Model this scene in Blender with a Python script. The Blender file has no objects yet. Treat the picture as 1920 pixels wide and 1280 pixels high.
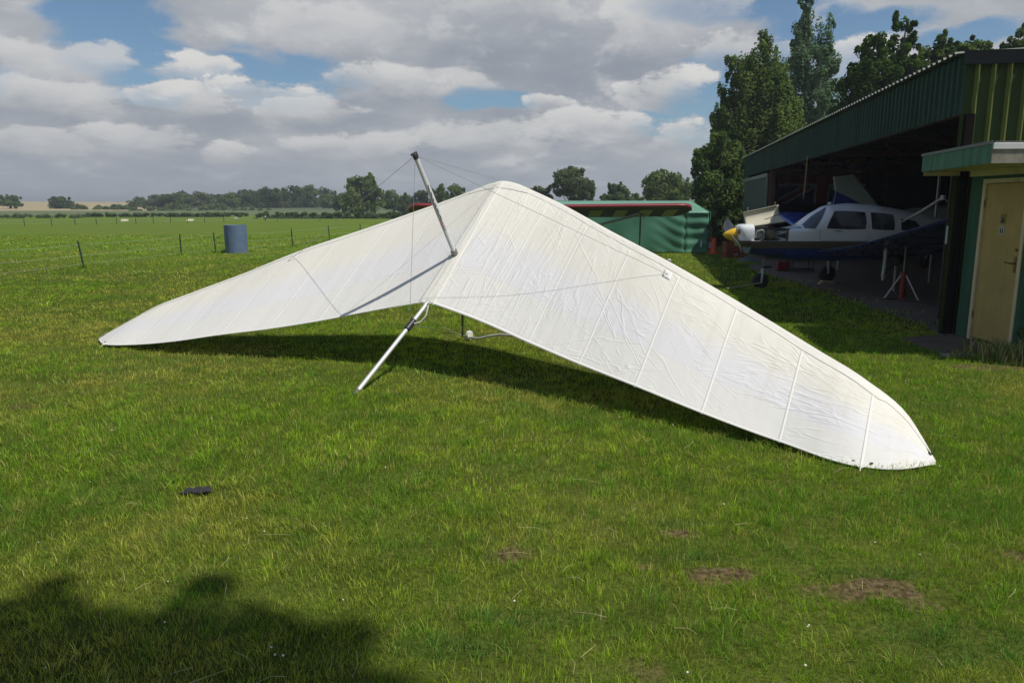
import bpy, math, random
import numpy as np
from mathutils import Vector, Matrix

random.seed(7)
RNG = np.random.default_rng(11)
SC = bpy.context.scene
COL = SC.collection
PI = math.pi

# ------------------------------------------------------------------ camera model
F, TH, H = 1400.0, math.atan(252 / 1400), 1.7
CT, ST = math.cos(TH), math.sin(TH)

def ground(px, py, z=0.0):
    a = (px - 960) / F; b = (640 - py) / F
    dy = CT + b * ST; dz = b * CT - ST
    t = (z - H) / dz
    return Vector((a * t, dy * t, z))

def at(px, py, y):
    """point on the plane Y=y seen at that photo pixel"""
    r = (640 - py) / F
    q = y * (r * CT - ST) / (CT + r * ST)
    d = y * CT - q * ST
    return Vector(((px - 960) / F * d, y, q + H))

cam = bpy.data.cameras.new("camera")
cam.sensor_width = 36.0
cam.lens = F / 1920 * 36
cam.clip_start = 0.05
cam.clip_end = 6000
cam_o = bpy.data.objects.new("camera", cam)
cam_o.location = (0, 0, H)
cam_o.rotation_euler = (PI / 2 - TH, 0, 0)
COL.objects.link(cam_o)
SC.camera = cam_o

# ------------------------------------------------------------------ sun
SUN = Vector((0.9, -0.5, 1.67)).normalized()
sl = bpy.data.lights.new("sun", 'SUN')
sl.energy = 4.4
sl.angle = math.radians(0.55)
sl.color = (1.0, 0.955, 0.87)
so = bpy.data.objects.new("sun", sl)
so.rotation_euler = SUN.to_track_quat('Z', 'Y').to_euler()
so.location = (20, -12, 40)
COL.objects.link(so)

# ------------------------------------------------------------------ node helpers
class X:
    """a node socket with arithmetic"""
    tree = None
    def __init__(s, sock): s.s = sock
    @staticmethod
    def m(op, *a):
        n = X.tree.nodes.new('ShaderNodeMath'); n.operation = op
        for i, v in enumerate(a):
            if isinstance(v, X): X.tree.links.new(v.s, n.inputs[i])
            else: n.inputs[i].default_value = v
        return X(n.outputs[0])
    def __add__(s, o): return X.m('ADD', s, o)
    def __radd__(s, o): return X.m('ADD', o, s)
    def __sub__(s, o): return X.m('SUBTRACT', s, o)
    def __rsub__(s, o): return X.m('SUBTRACT', o, s)
    def __mul__(s, o): return X.m('MULTIPLY', s, o)
    def __rmul__(s, o): return X.m('MULTIPLY', o, s)
    def __truediv__(s, o): return X.m('DIVIDE', s, o)
    def max(s, o): return X.m('MAXIMUM', s, o)
    def min(s, o): return X.m('MINIMUM', s, o)

def smooth(x, a, b):
    n = X.tree.nodes.new('ShaderNodeMapRange'); n.interpolation_type = 'SMOOTHSTEP'
    X.tree.links.new(x.s, n.inputs[0])
    n.inputs[1].default_value = a; n.inputs[2].default_value = b
    n.inputs[3].default_value = 0; n.inputs[4].default_value = 1
    return X(n.outputs[0])

def vec(x, y, z=0.0):
    n = X.tree.nodes.new('ShaderNodeCombineXYZ')
    for i, v in enumerate((x, y, z)):
        if isinstance(v, X): X.tree.links.new(v.s, n.inputs[i])
        else: n.inputs[i].default_value = v
    return X(n.outputs[0])

def sep(v):
    n = X.tree.nodes.new('ShaderNodeSeparateXYZ'); X.tree.links.new(v.s, n.inputs[0])
    return [X(o) for o in n.outputs]

def noise(v, scale=1.0, detail=4.0, rough=0.55, dist=0.0, lac=2.0):
    n = X.tree.nodes.new('ShaderNodeTexNoise')
    X.tree.links.new(v.s, n.inputs['Vector'])
    n.inputs['Scale'].default_value = scale; n.inputs['Detail'].default_value = detail
    n.inputs['Roughness'].default_value = rough; n.inputs['Distortion'].default_value = dist
    n.inputs['Lacunarity'].default_value = lac
    return X(n.outputs['Fac'])

def mixc(f, a, b):
    n = X.tree.nodes.new('ShaderNodeMix'); n.data_type = 'RGBA'
    def put(v, i):
        if isinstance(v, X): X.tree.links.new(v.s, n.inputs[i])
        elif isinstance(v, (int, float)): n.inputs[i].default_value = v
        else: n.inputs[i].default_value = (*v, 1)
    put(f, 0); put(a, 6); put(b, 7)
    return X(n.outputs[2])

def mulc(a, b):
    n = X.tree.nodes.new('ShaderNodeMix'); n.data_type = 'RGBA'; n.blend_type = 'MULTIPLY'
    n.inputs[0].default_value = 1
    for v, i in ((a, 6), (b, 7)):
        if isinstance(v, X): X.tree.links.new(v.s, n.inputs[i])
        else: n.inputs[i].default_value = (*v, 1)
    return X(n.outputs[2])

def coord(kind='Object'):
    return X(X.tree.nodes.new('ShaderNodeTexCoord').outputs[kind])

def geo(kind='Position'):
    return X(X.tree.nodes.new('ShaderNodeNewGeometry').outputs[kind])

def attr(name, out='Color'):
    n = X.tree.nodes.new('ShaderNodeAttribute'); n.attribute_name = name
    return X(n.outputs[out])

def newmat(name):
    m = bpy.data.materials.new(name); m.use_nodes = True
    X.tree = m.node_tree
    return m, m.node_tree.nodes['Principled BSDF']

def setin(b, key, v):
    if isinstance(v, X): X.tree.links.new(v.s, b.inputs[key])
    elif isinstance(v, (int, float)): b.inputs[key].default_value = v
    else: b.inputs[key].default_value = (*v, 1)

def bump(b, height, strength=0.3, dist=0.01):
    n = X.tree.nodes.new('ShaderNodeBump')
    n.inputs['Strength'].default_value = strength; n.inputs['Distance'].default_value = dist
    X.tree.links.new(height.s, n.inputs['Height']); X.tree.links.new(n.outputs[0], b.inputs['Normal'])

MATS = {}
def mat(name, color, rough=0.6, metal=0.0, var=0.12, scale=6.0, spec=0.5, bumpk=0.0, dirt=None, coat=0.0, streak=0.0):
    """a plain paint / metal / cloth with procedural mottling"""
    if name in MATS: return MATS[name]
    m, b = newmat(name)
    p = coord('Object')
    n1 = noise(p, scale, 5, 0.6)
    n2 = noise(p, scale * 7, 4, 0.6)
    k = (n1 - 0.5) * (2 * var) + (n2 - 0.5) * var + 1.0
    c = mulc(color, mixc(smooth(k, 0.5, 1.5), (0.5, 0.5, 0.5), (1.5, 1.5, 1.5)))
    if dirt:
        c = mixc(smooth(noise(p, scale * 0.7, 6, 0.65), 0.55, 0.72) * 0.7, c, dirt)
    if streak:
        px_, py_, pz_ = sep(geo('Position'))
        sk = noise(vec(px_ * 9, py_ * 9, pz_ * .55), 1.0, 5, .65)
        c = mulc(c, mixc(smooth(sk, .35, .7), (1 + streak * .3,) * 3, (1 - streak, 1 - streak * .95, 1 - streak)))
    setin(b, 'Base Color', c)
    setin(b, 'Roughness', (n2 - 0.5) * 0.25 + rough)
    b.inputs['Metallic'].default_value = metal
    b.inputs['Specular IOR Level'].default_value = spec
    b.inputs['Coat Weight'].default_value = coat
    if bumpk: bump(b, n2, bumpk, 0.01)
    MATS[name] = m
    return m

# ------------------------------------------------------------------ mesh helpers
class MB:
    def __init__(s): s.v = []; s.f = []
    def add(s, vs, fs):
        o = len(s.v); s.v += [tuple(v) for v in vs]; s.f += [tuple(i + o for i in f) for f in fs]; return s
    def box(s, c, size, R=None):
        c = Vector(c); hx, hy, hz = [k / 2 for k in size]
        vs = [Vector((x * hx, y * hy, z * hz)) for z in (-1, 1) for y in (-1, 1) for x in (-1, 1)]
        if R is not None: vs = [R @ v for v in vs]
        return s.add([v + c for v in vs], [(0, 2, 3, 1), (4, 5, 7, 6), (0, 1, 5, 4), (2, 6, 7, 3), (0, 4, 6, 2), (1, 3, 7, 5)])
    def beam(s, a, b, w, h, up=(0, 0, 1)):
        a = Vector(a); b = Vector(b); d = (b - a); L = d.length; d.normalize()
        up = Vector(up); sd = d.cross(up)
        if sd.length < 1e-4: sd = d.cross(Vector((1, 0, 0)))
        sd.normalize(); u = sd.cross(d)
        R = Matrix((sd, d, u)).transposed()
        return s.box((a + b) / 2, (w, L, h), R)
    def tube(s, pts, r, n=10, cap=True):
        pts = [Vector(p) for p in pts]; m = len(pts)
        rs = r if isinstance(r, (list, tuple)) else [r] * m
        t0 = (pts[1] - pts[0]).normalized()
        ref = Vector((0, 0, 1)) if abs(t0.z) < 0.9 else Vector((1, 0, 0))
        u = t0.cross(ref).normalized(); vs = []
        for i, p in enumerate(pts):
            t = (pts[min(i + 1, m - 1)] - pts[max(i - 1, 0)]).normalized()
            u = (u - t * u.dot(t)).normalized(); w = t.cross(u)
            for k in range(n):
                a = 2 * PI * k / n
                vs.append(p + (u * math.cos(a) + w * math.sin(a)) * rs[i])
        fs = [(i * n + k, i * n + (k + 1) % n, (i + 1) * n + (k + 1) % n, (i + 1) * n + k) for i in range(m - 1) for k in range(n)]
        if cap: fs += [tuple(range(n - 1, -1, -1)), tuple((m - 1) * n + k for k in range(n))]
        return s.add(vs, fs)
    def loft(s, rings, cap=True):
        n = len(rings[0]); m = len(rings); vs = [v for r in rings for v in r]
        fs = [(i * n + k, i * n + (k + 1) % n, (i + 1) * n + (k + 1) % n, (i + 1) * n + k) for i in range(m - 1) for k in range(n)]
        if cap: fs += [tuple(range(n - 1, -1, -1)), tuple((m - 1) * n + k for k in range(n))]
        return s.add(vs, fs)
    def grid(s, P):
        """P[i][j] points"""
        a = len(P); b = len(P[0])
        return s.add([p for r in P for p in r], [(i * b + j, i * b + j + 1, (i + 1) * b + j + 1, (i + 1) * b + j) for i in range(a - 1) for j in range(b - 1)])
    def slab(s, poly, ext):
        """closed polygon extruded by ext"""
        n = len(poly); ext = Vector(ext); a = [Vector(p) for p in poly]
        return s.add(a + [p + ext for p in a], [tuple(range(n - 1, -1, -1)), tuple(range(n, 2 * n))] + [(i, (i + 1) % n, n + (i + 1) % n, n + i) for i in range(n)])
    def lathe(s, c, prof, axis=(0, 0, 1), n=24):
        """prof: (r, h) along axis from c"""
        ax = Vector(axis).normalized(); ref = Vector((1, 0, 0)) if abs(ax.x) < 0.9 else Vector((0, 1, 0))
        u = ax.cross(ref).normalized(); w = ax.cross(u); c = Vector(c)
        rings = [[c + ax * h + (u * math.cos(2 * PI * k / n) + w * math.sin(2 * PI * k / n)) * max(r, 1e-4) for k in range(n)] for r, h in prof]
        return s.loft(rings)
    def build(s, name, m, parent=None, smooth=False, bevel=0.0, solid=0.0, angle=40):
        me = bpy.data.meshes.new(name)
        off = Vector(parent_world(parent)) if parent is not None else Vector((0, 0, 0))
        me.from_pydata([tuple(Vector(v) - off) for v in s.v], [], s.f)
        me.materials.append(m)
        if smooth:
            me.polygons.foreach_set('use_smooth', [True] * len(me.polygons))
            try: me.set_sharp_from_angle(angle=math.radians(angle))
            except Exception: pass
        me.update()
        o = bpy.data.objects.new(name, me); COL.objects.link(o)
        if parent is not None: o.parent = parent
        if bevel:
            b = o.modifiers.new('bevel', 'BEVEL'); b.width = bevel; b.segments = 2; b.limit_method = 'ANGLE'
        if solid:
            b = o.modifiers.new('solid', 'SOLIDIFY'); b.thickness = solid; b.offset = 0
        return o

def parent_world(o):
    p = Vector((0, 0, 0))
    while o is not None:
        p = p + o.location; o = o.parent
    return p

def thing(name, label, cat, loc=(0, 0, 0), group=None):
    o = bpy.data.objects.new(name, None); COL.objects.link(o)
    o.empty_display_size = 0.2
    o.location = loc; o['label'] = label; o['category'] = cat
    if group: o['group'] = group
    return o

def tag(o, label, cat, group=None):
    o['label'] = label; o['category'] = cat
    if group: o['group'] = group
    return o

def dup(root, loc, label=None, group=None):
    r = root.copy(); COL.objects.link(r); r.location = loc
    if label: r['label'] = label
    if group: r['group'] = group
    for ch in list(root.children):
        c = ch.copy(); COL.objects.link(c); c.parent = r
        for g in list(ch.children):
            d = g.copy(); COL.objects.link(d); d.parent = c
    return r

def fast_mesh(name, V, Fc, m, col=None, parent=None, smooth=False):
    """numpy verts (N,3), faces (M,k)"""
    me = bpy.data.meshes.new(name)
    off = np.array(parent_world(parent)) if parent is not None else np.zeros(3)
    V = np.asarray(V, np.float32) - off.astype(np.float32)
    M, k = Fc.shape
    me.vertices.add(len(V)); me.vertices.foreach_set('co', V.ravel())
    me.loops.add(M * k); me.loops.foreach_set('vertex_index', Fc.astype(np.int32).ravel())
    me.polygons.add(M); me.polygons.foreach_set('loop_start', np.arange(0, M * k, k, dtype=np.int32))
    if smooth: me.polygons.foreach_set('use_smooth', np.ones(M, bool))
    me.update(calc_edges=True)
    if col is not None:
        a = me.color_attributes.new('Col', 'FLOAT_COLOR', 'POINT')
        c = np.ones((len(V), 4), np.float32); c[:, :3] = col
        a.data.foreach_set('color', c.ravel())
    me.materials.append(m)
    o = bpy.data.objects.new(name, me); COL.objects.link(o)
    if parent is not None: o.parent = parent
    return o

def vnoise(x, y, seed=0):
    """2D value noise, 0..1"""
    g = np.random.default_rng(seed).random((256, 256))
    xi = np.floor(x).astype(int); yi = np.floor(y).astype(int)
    fx = x - xi; fy = y - yi; fx = fx * fx * (3 - 2 * fx); fy = fy * fy * (3 - 2 * fy)
    a = g[xi % 256, yi % 256]; b = g[(xi + 1) % 256, yi % 256]; c = g[xi % 256, (yi + 1) % 256]; d = g[(xi + 1) % 256, (yi + 1) % 256]
    return (a * (1 - fx) + b * fx) * (1 - fy) + (c * (1 - fx) + d * fx) * fy

def fbm(x, y, seed=0, oct=3):
    s = 0; a = 0.5; t = 0
    for i in range(oct):
        s = s + a * vnoise(x * 2 ** i, y * 2 ** i, seed + i); t += a; a *= 0.5
    return s / t

# ------------------------------------------------------------------ world: sky with clouds
def build_world():
    w = bpy.data.worlds.new("World"); SC.world = w; w.use_nodes = True
    nt = w.node_tree; X.tree = nt
    bg = nt.nodes['Background']
    sky = nt.nodes.new('ShaderNodeTexSky'); sky.sky_type = 'NISHITA'; sky.sun_disc = False
    sky.sun_elevation = math.asin(SUN.z); sky.sun_rotation = math.atan2(SUN.x, SUN.y)
    sky.air_density = 1.0; sky.dust_density = 0.6; sky.ozone_density = 1.5
    d = coord('Generated')
    x, y, z = sep(d)
    az = X.m('ARCTAN2', x, y) * 57.2958
    el = X.m('ARCSINE', z) * 57.2958
    ep = X.m('SQRT', (el + 1.5).max(0.02))
    base = vec(az * 0.10, ep * 1.45, 0.0)
    nA = noise(base, 1.0, 6, 0.55, 0.2)
    nB = noise(vec(az * 0.10, ep * 1.45, 7.3), 1.0, 6, 0.55, 0.2)
    nC = noise(vec(az * 0.20, ep * 2.9, 3.1), 1.0, 7, 0.6, 0.3)
    az2 = az + (nA - 0.5) * 7.0
    el2 = el + (nB - 0.5) * 3.2
    def pe(px, py):
        a = (px - 960) / F; b = (640 - py) / F
        v = Vector((a, CT + b * ST, b * CT - ST)).normalized()
        return math.degrees(math.atan2(v.x, v.y)), math.degrees(math.asin(v.z))
    K = 24.0   # photo pixels per degree, about
    def field(px, py, wx, wy, warp=True):
        a, e = pe(px, py)
        dx = ((az2 if warp else az) - a) / (wx / K); dy = ((el2 if warp else el) - e) / (wy / K)
        return dx, dy
    # gaps of blue
    holes = [(205, 35, 90, 80), (275, 130, 80, 64), (500, 140, 160, 48), (1330, 195, 82, 92), (1250, 232, 80, 30), (880, 195, 60, 24),
             (1390, 6, 150, 34), (1470, 75, 55, 105), (1590, 95, 75, 75), (1660, 40, 75, 28), (945, 195, 70, 24),
             (1830, 70, 90, 22), (-260, 120, 150, 60), (2200, 120, 200, 50), (2050, -300, 400, 120), (500, -420, 500, 120)]
    h = None
    for q in holes:
        dx, dy = field(*q); v = 1.0 - (dx * dx + dy * dy)
        h = v if h is None else h.max(v)
    # elsewhere in the sky, broken cloud too
    far = smooth(el, 17, 24)
    wild = (noise(vec(az * 0.04, el * 0.07, 1.7), 1.0, 5, 0.55) - 0.40) * 9.0
    h = h.max(wild * far - (1.0 - far) * 3.0)
    nD = noise(vec(az * 0.30, ep * 3.4, 9.2), 1.0, 9, 0.68, 0.0)
    hole = smooth(h + (nC - 0.5) * 2.3 + (nD - .5) * 1.0, -0.25, 0.55)
    # cloud tone: soft grey undersides with paler parts
    g = (nA - 0.5) * 1.0 + (nC - 0.5) * 0.7 + 0.5
    tone = [(1030, 130, 300, 60, -0.30), (640, 40, 330, 50, 0.16), (150, 60, 170, 45, 0.0), (1700, 30, 300, 60, 0.14),
            (560, 232, 420, 28, -0.14), (330, 330, 500, 40, -0.10), (1180, 330, 260, 40, -0.04), (760, 10, 220, 40, 0.12)]
    for px, py, wx, wy, k in tone:
        dx, dy = field(px, py, wx, wy)
        g = g + X.m('EXPONENT', (dx * dx + dy * dy) * -1.0) * k
    grey = mixc(smooth(g, 0.05, 1.0), (0.280, 0.312, 0.365), (0.53, 0.542, 0.565))
    # sunlit heads
    puffs = [(368, 140, 95, 44, 1.0), (330, 190, 110, 40, 1.0), (480, 180, 150, 38, 1.0), (580, 205, 90, 28, .8), (690, 160, 140, 42, .8),
             (830, 165, 130, 36, .6), (1250, 165, 85, 42, 1.0), (1110, 240, 140, 38, .9), (1022, 207, 46, 28, .9),
             (1295, 258, 84, 44, 1.0), (120, 120, 120, 46, .7), (90, 190, 150, 40, .7), (250, 262, 130, 32, .75),
             (430, 290, 64, 26, .8), (660, 276, 130, 34, .65), (930, 265, 150, 34, .6), (50, 270, 90, 28, .6),
             (1400, 90, 110, 60, .85), (1290, 40, 150, 75, .7), (1630, 120, 80, 55, .85), (640, 55, 180, 50, .5), (960, 12, 150, 34, .65)]
    br = None
    nE = (nC - 0.5) * 2.7 + (nD - 0.5) * 2.0
    for px, py, wx, wy, k in puffs:
        dx, dy = field(px, py, wx, wy)
        v = 1.0 - (dx * dx + dy * dy)
        sh = smooth(dy + nE * .55, -0.9, 0.9)
        v = smooth(v + nE, 0.05, 0.55) * sh * k
        br = v if br is None else br.max(v)
    # loose bright cloudlets all along the lower sky
    cum = smooth(nC * .62 + nD * .38, .50, .64) * smooth(nB, .38, .58) * .55 * smooth(el, .6, 3.0) * (1.0 - hole)
    br = br.max(cum)
    cl = mixc(br, grey, (0.70, 0.695, 0.68))
    # low sky: haze evens the clouds out
    low = 1.0 - smooth(el, -0.5, 4.2)
    cl = mixc(low * 0.55, cl, (0.39, 0.435, 0.495))
    skyc = X(sky.outputs[0])
    skyd = mulc(skyc, (0.066, 0.078, 0.086))
    hole = hole * (1.0 - br * 1.15).max(0.0) * smooth(el, 2.2, 5.0)
    out = mixc(hole, mulc(cl, (CLOUD, CLOUD, CLOUD)), skyd)
    nt.links.new(out.s, bg.inputs['Color'])
    bg.inputs['Strength'].default_value = 1.0
CLOUD = 1.0
build_world()
vs = SC.view_settings
vs.view_transform = 'Standard'; vs.look = 'None'; vs.gamma = 1; vs.use_curve_mapping = False
vs.exposure = 0.0
SC.world.cycles.sampling_method = 'MANUAL'
SC.world.cycles.sample_map_resolution = 512
SC.cycles.max_bounces = 6; SC.cycles.diffuse_bounces = 3; SC.cycles.transparent_max_bounces = 8

# ------------------------------------------------------------------ ground
# worn spots in the lawn: (pixel x, y, half width m, half depth m, strength)
WORN = [(950, 1040, .13, .09, .9), (1275, 1000, .14, .06, 1), (1322, 1078, .24, .10, 1), (1640, 1108, .30, .13, 1.1), (1215, 1062, .12, .05, .7),
        (1720, 1135, .16, .07, .8), (1215, 1250, .08, .08, .5), (1905, 1040, .10, .08, .7), (42, 762, .16, .10, .7), (1880, 690, .55, .22, .8)]
WP = [(ground(a, b), w, h, k) for a, b, w, h, k in WORN]

HANG_FLOOR_EDGE = [ground(*p) for p in ((1405, 503), (1445, 516), (1546, 547), (1640, 579), (1737, 612), (1765, 632))]

def build_ground():
    m, b = newmat("lawn_soil")
    p = geo('Position'); x, y, z = sep(p)
    n1 = noise(p, 0.35, 4, 0.6); n2 = noise(p, 2.2, 5, 0.65); n3 = noise(p, 30, 3, 0.7); n4 = noise(p, 0.045, 3, 0.5)
    c = mixc(smooth(n2, .3, .7), (0.045, 0.066, 0.010), (0.085, 0.108, 0.020))
    c = mixc(smooth(n1, .42, .68) * 0.65, c, (0.098, 0.104, 0.026))
    far = smooth(y, 14, 34)
    n5 = noise(vec(x * 1.3, y * 0.30), 1.0, 7, 0.75)
    cf = mixc(smooth(n5 * 0.6 + n1 * 0.4, .38, .62), (0.088, 0.145, 0.020), (0.128, 0.178, 0.030))
    cf = mixc(smooth(n4, .45, .6) * 0.5, cf, (0.120, 0.155, 0.034))
    c = mixc(far, c, cf)
    c = mulc(c, mixc(smooth(n3, .25, .75), (.62, .62, .62), (1.3, 1.3, 1.3)))
    worn = None
    for q, w, h, k in WP:
        dx = (x - q.x) / w; dy = (y - q.y) / h
        v = 1.0 - (dx * dx + dy * dy)
        v = smooth(v + (n2 - .5) * 5.0 + (n3 - .5) * 2.0, -0.1, .7) * min(k, 1)
        worn = v if worn is None else worn.max(v)
    soil = mixc(smooth(n3, .35, .65), (0.050, 0.035, 0.018), (0.150, 0.112, 0.058))
    c = mixc(worn, c, soil)
    setin(b, 'Base Color', c)
    b.inputs['Roughness'].default_value = 1.0; b.inputs['Specular IOR Level'].default_value = 0.0
    bump(b, n3 * 0.6 + n2 * 0.4, 0.6, 0.04)
    B = MB()
    xs = [-2500, -600, -200, -60, -20, -8, 0, 8, 20, 60, 200, 600, 2500]
    ys = [-40, -10, 0, 4, 8, 14, 20, 30, 45, 70, 110, 160]
    B.grid([[(X_, Y_, 0) for X_ in xs] for Y_ in ys])
    o = B.build("ground", m); o['kind'] = 'structure'
    # rising farmland beyond the hedges
    m2, b2 = newmat("farmland")
    p = geo('Position'); x, y, z = sep(p)
    n1 = noise(vec(x * 0.004, y * 0.012), 1.0, 3, .5); n2 = noise(p, .15, 5, .6)
    side = (x * -1.0 - y * .46) * .03 + (n1 - .5) * 2.0
    c = mixc(smooth(side, -.2, .2), (0.070, 0.092, 0.034), (0.32, 0.26, 0.14))
    c = mixc(smooth(n1 + (n2 - .5) * .1, .60, .63) * .9, c, (0.30, 0.25, 0.14))
    c = mixc(smooth(y, 195, 203), (0.085, 0.115, 0.036), c)
    c = mulc(c, mixc(n2, (.8, .8, .8), (1.2, 1.2, 1.2)))
    setin(b2, 'Base Color', c); b2.inputs['Roughness'].default_value = 1
    B = MB()
    rows = []
    for Y_, Z_ in ((160, 0), (200, .6), (280, 1.9), (400, 3.6), (520, 5.2), (700, 7), (1200, 8), (2600, 8)):
        rows.append([(X_, Y_, Z_ + (0.25 * Z_ * math.sin(X_ * 0.011 + Y_ * .013) if Z_ > 0 else 0)) for X_ in range(-2600, 2601, 40)])
    B.grid(rows)
    o = B.build("farmland", m2, smooth=True); o['kind'] = 'structure'
build_ground()

FLOOR_POLY = None
def inside_floor(x, y):
    """right of the hangar's dirt edge"""
    e = HANG_FLOOR_EDGE
    ex = np.interp(y, [q.y for q in e][::-1], [q.x for q in e][::-1])
    return (x > ex) & (y > e[-1].y - 0.05)

PAD = [ground(*p) for p in ((1690, 636), (1783, 628), (1826, 640), (1868, 668), (1762, 668))]
def in_poly(x, y, poly):
    r = np.zeros(x.shape, bool); n = len(poly)
    for i in range(n):
        a = poly[i]; b = poly[(i + 1) % n]
        c = ((a.y > y) != (b.y > y)) & (x < (b.x - a.x) * (y - a.y) / (b.y - a.y + 1e-12) + a.x)
        r ^= c
    return r

def leaf_mat(name, tint=(1, 1, 1), transl=0.35):
    m, b = newmat(name)
    c = mulc(attr('Col'), tint)
    setin(b, 'Base Color', c)
    b.inputs['Roughness'].default_value = 0.9; b.inputs['Specular IOR Level'].default_value = 0.0
    nt = m.node_tree
    t = nt.nodes.new('ShaderNodeBsdfTranslucent'); nt.links.new(mulc(c, (1.2, 1.3, .75)).s, t.inputs[0])
    mx = nt.nodes.new('ShaderNodeMixShader'); mx.inputs[0].default_value = transl
    nt.links.new(b.outputs[0], mx.inputs[1]); nt.links.new(t.outputs[0], mx.inputs[2])
    nt.links.new(mx.outputs[0], nt.nodes['Material Output'].inputs[0])
    return m

def build_grass():
    bands = [(2.0, 4.2, 10500, .033, .0024), (4.2, 7.0, 5600, .035, .0034), (7.0, 11, 2500, .037, .0050), (11, 17, 900, .040, .0085), (17, 28, 210, .05, .014), (28, 46, 60, .07, .024)]
    P = []; Hh = []; Ww = []; TU = []
    for y0, y1, dens, h, w in bands:
        hw = 0.78 * y1 + 2.4
        n = int(dens * (y1 - y0) * 2 * hw)
        x = RNG.uniform(-hw, hw, n); y = RNG.uniform(y0, y1, n)
        ox = np.zeros(n); oy = np.zeros(n); tf = np.zeros(n)
        m_ = int(n * .5); nt_ = max(1, m_ // 22); sg_ = .014 + .0022 * y0
        tx_ = RNG.uniform(-hw, hw, nt_); ty_ = RNG.uniform(y0, y1, nt_); ti_ = RNG.integers(0, nt_, m_); tv_ = RNG.normal(0, 1, nt_)
        ox[:m_] = RNG.normal(0, sg_, m_); oy[:m_] = RNG.normal(0, sg_, m_); tf[:m_] = tv_[ti_]
        x[:m_] = tx_[ti_] + ox[:m_]; y[:m_] = ty_[ti_] + oy[:m_]; ox /= sg_; oy /= sg_
        k = (np.abs(x) < 0.78 * y + 2.3) & (x < 0.55 * y + 4.6) & ((np.abs(x) < .74 * y + .3) | (RNG.random(x.size) < .45))
        x = x[k]; y = y[k]; ox = ox[k]; oy = oy[k]; tf = tf[k]
        k = ~inside_floor(x, y) & ~in_poly(x, y, PAD)
        for q, ww, hh, s in WP:
            d = ((x - q.x) / ww) ** 2 + ((y - q.y) / hh) ** 2
            k &= ~((d + (fbm(x * 7, y * 7, 5) - .5) * 3.4 < 0.75) & (RNG.random(x.size) < 0.90 * min(1, s)))
        x = x[k]; y = y[k]; ox = ox[k]; oy = oy[k]; tf = tf[k]
        P.append(np.stack([x, y], 1)); TU.append(np.stack([ox, oy, tf], 1))
        tall = 0.25 + .7 * fbm(x * 1.1 + 40, y * 1.1, 3) + .85 * fbm(x * 6.5, y * 5.0, 71, 3)
        hs = h * tall * RNG.uniform(.45, 1.35, x.size) * (1 + .22 * np.clip(tf, -1.5, 2))
        strag = RNG.random(x.size) < 0.003
        hs = np.where(strag, hs * 1.8, np.minimum(hs, h * 1.75))
        Hh.append(hs)
        Ww.append(w * RNG.uniform(.6, 1.3, x.size))
    for g_, rad, nn, hh in ((ground(444, 473), .5, 500, .11), (ground(158, 503), .15, 70, .14), (ground(340, 480), .15, 70, .14), (ground(405, 475), .15, 60, .14), (ground(549, 462), .18, 60, .15),
                            (ground(668, 737), .08, 60, .05), (ground(1255, 498), .2, 80, .08), (ground(1331, 475), .3, 150, .12), (ground(1374, 489), .4, 250, .12), (ground(1428, 544), .3, 150, .06), (ground(1402, 495), .45, 200, .10)):
        a_ = RNG.uniform(0, 2 * PI, nn); r_ = rad * RNG.uniform(.8, 1.15, nn) if rad > .45 else rad * np.sqrt(RNG.random(nn))
        P.append(np.stack([g_.x + r_ * np.cos(a_), g_.y + r_ * np.sin(a_)], 1)); Hh.append(hh * RNG.uniform(.4, 1.2, nn)); Ww.append(np.full(nn, .004 + .0006 * g_.y)); TU.append(np.zeros((nn, 3)))
    P = np.concatenate(P); Hh = np.concatenate(Hh); Ww = np.concatenate(Ww); TU = np.concatenate(TU); n = len(P)
    th = RNG.uniform(0, 2 * PI, n)
    lean = RNG.uniform(0.25, 1.25, n) * Hh
    la = RNG.uniform(0, 2 * PI, n) * .75 + 1.9 * fbm(P[:, 0] * .8, P[:, 1] * .8, 9) * PI
    wx, wy = np.cos(th) * Ww / 2, np.sin(th) * Ww / 2
    lx, ly = np.cos(la) * lean * .6 + TU[:, 0] * Hh * .5, np.sin(la) * lean * .6 + TU[:, 1] * Hh * .5
    x, y = P[:, 0], P[:, 1]; z0 = np.full(n, -.004)
    V = np.empty((n, 5, 3), np.float32)
    V[:, 0] = np.stack([x - wx, y - wy, z0], 1); V[:, 1] = np.stack([x + wx, y + wy, z0], 1)
    V[:, 2] = np.stack([x - wx * .8 + lx * .35, y - wy * .8 + ly * .35, Hh * .6], 1)
    V[:, 3] = np.stack([x + wx * .8 + lx * .35, y + wy * .8 + ly * .35, Hh * .6], 1)
    V[:, 4] = np.stack([x + lx, y + ly, Hh], 1)
    base = (np.arange(n) * 5)[:, None]
    T = np.concatenate([base + np.array([[0, 1, 3]]), base + np.array([[0, 3, 2]]), base + np.array([[2, 3, 4]])], 1).reshape(-1, 3)
    big = fbm(x * .33 + 7, y * .33, 21, 4); mid = fbm(x * 1.7, y * 1.7, 31, 3); yel = fbm(x * .6 + 3, y * .6 + 9, 51, 4)
    tuft = fbm(x * 6.5, y * 5.0, 71, 3); tuf2 = fbm(x * 15, y * 12, 81, 2)
    A = np.array([.122, .196, .016]); Bc = np.array([.176, .240, .022]); Cc = np.array([.245, .228, .044]); Dk = np.array([.066, .142, .020])
    t = np.clip((big - .35) * 2.6, 0, 1)[:, None]
    c = A * (1 - t) + Bc * t
    t = (np.clip((yel - .48) * 4.0, 0, 1) * .85)[:, None]; c = c * (1 - t) + Cc * t
    t = (np.clip((mid - .55) * 4.5, 0, 1) * .75)[:, None]; c = c * (1 - t) + Dk * t
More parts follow.
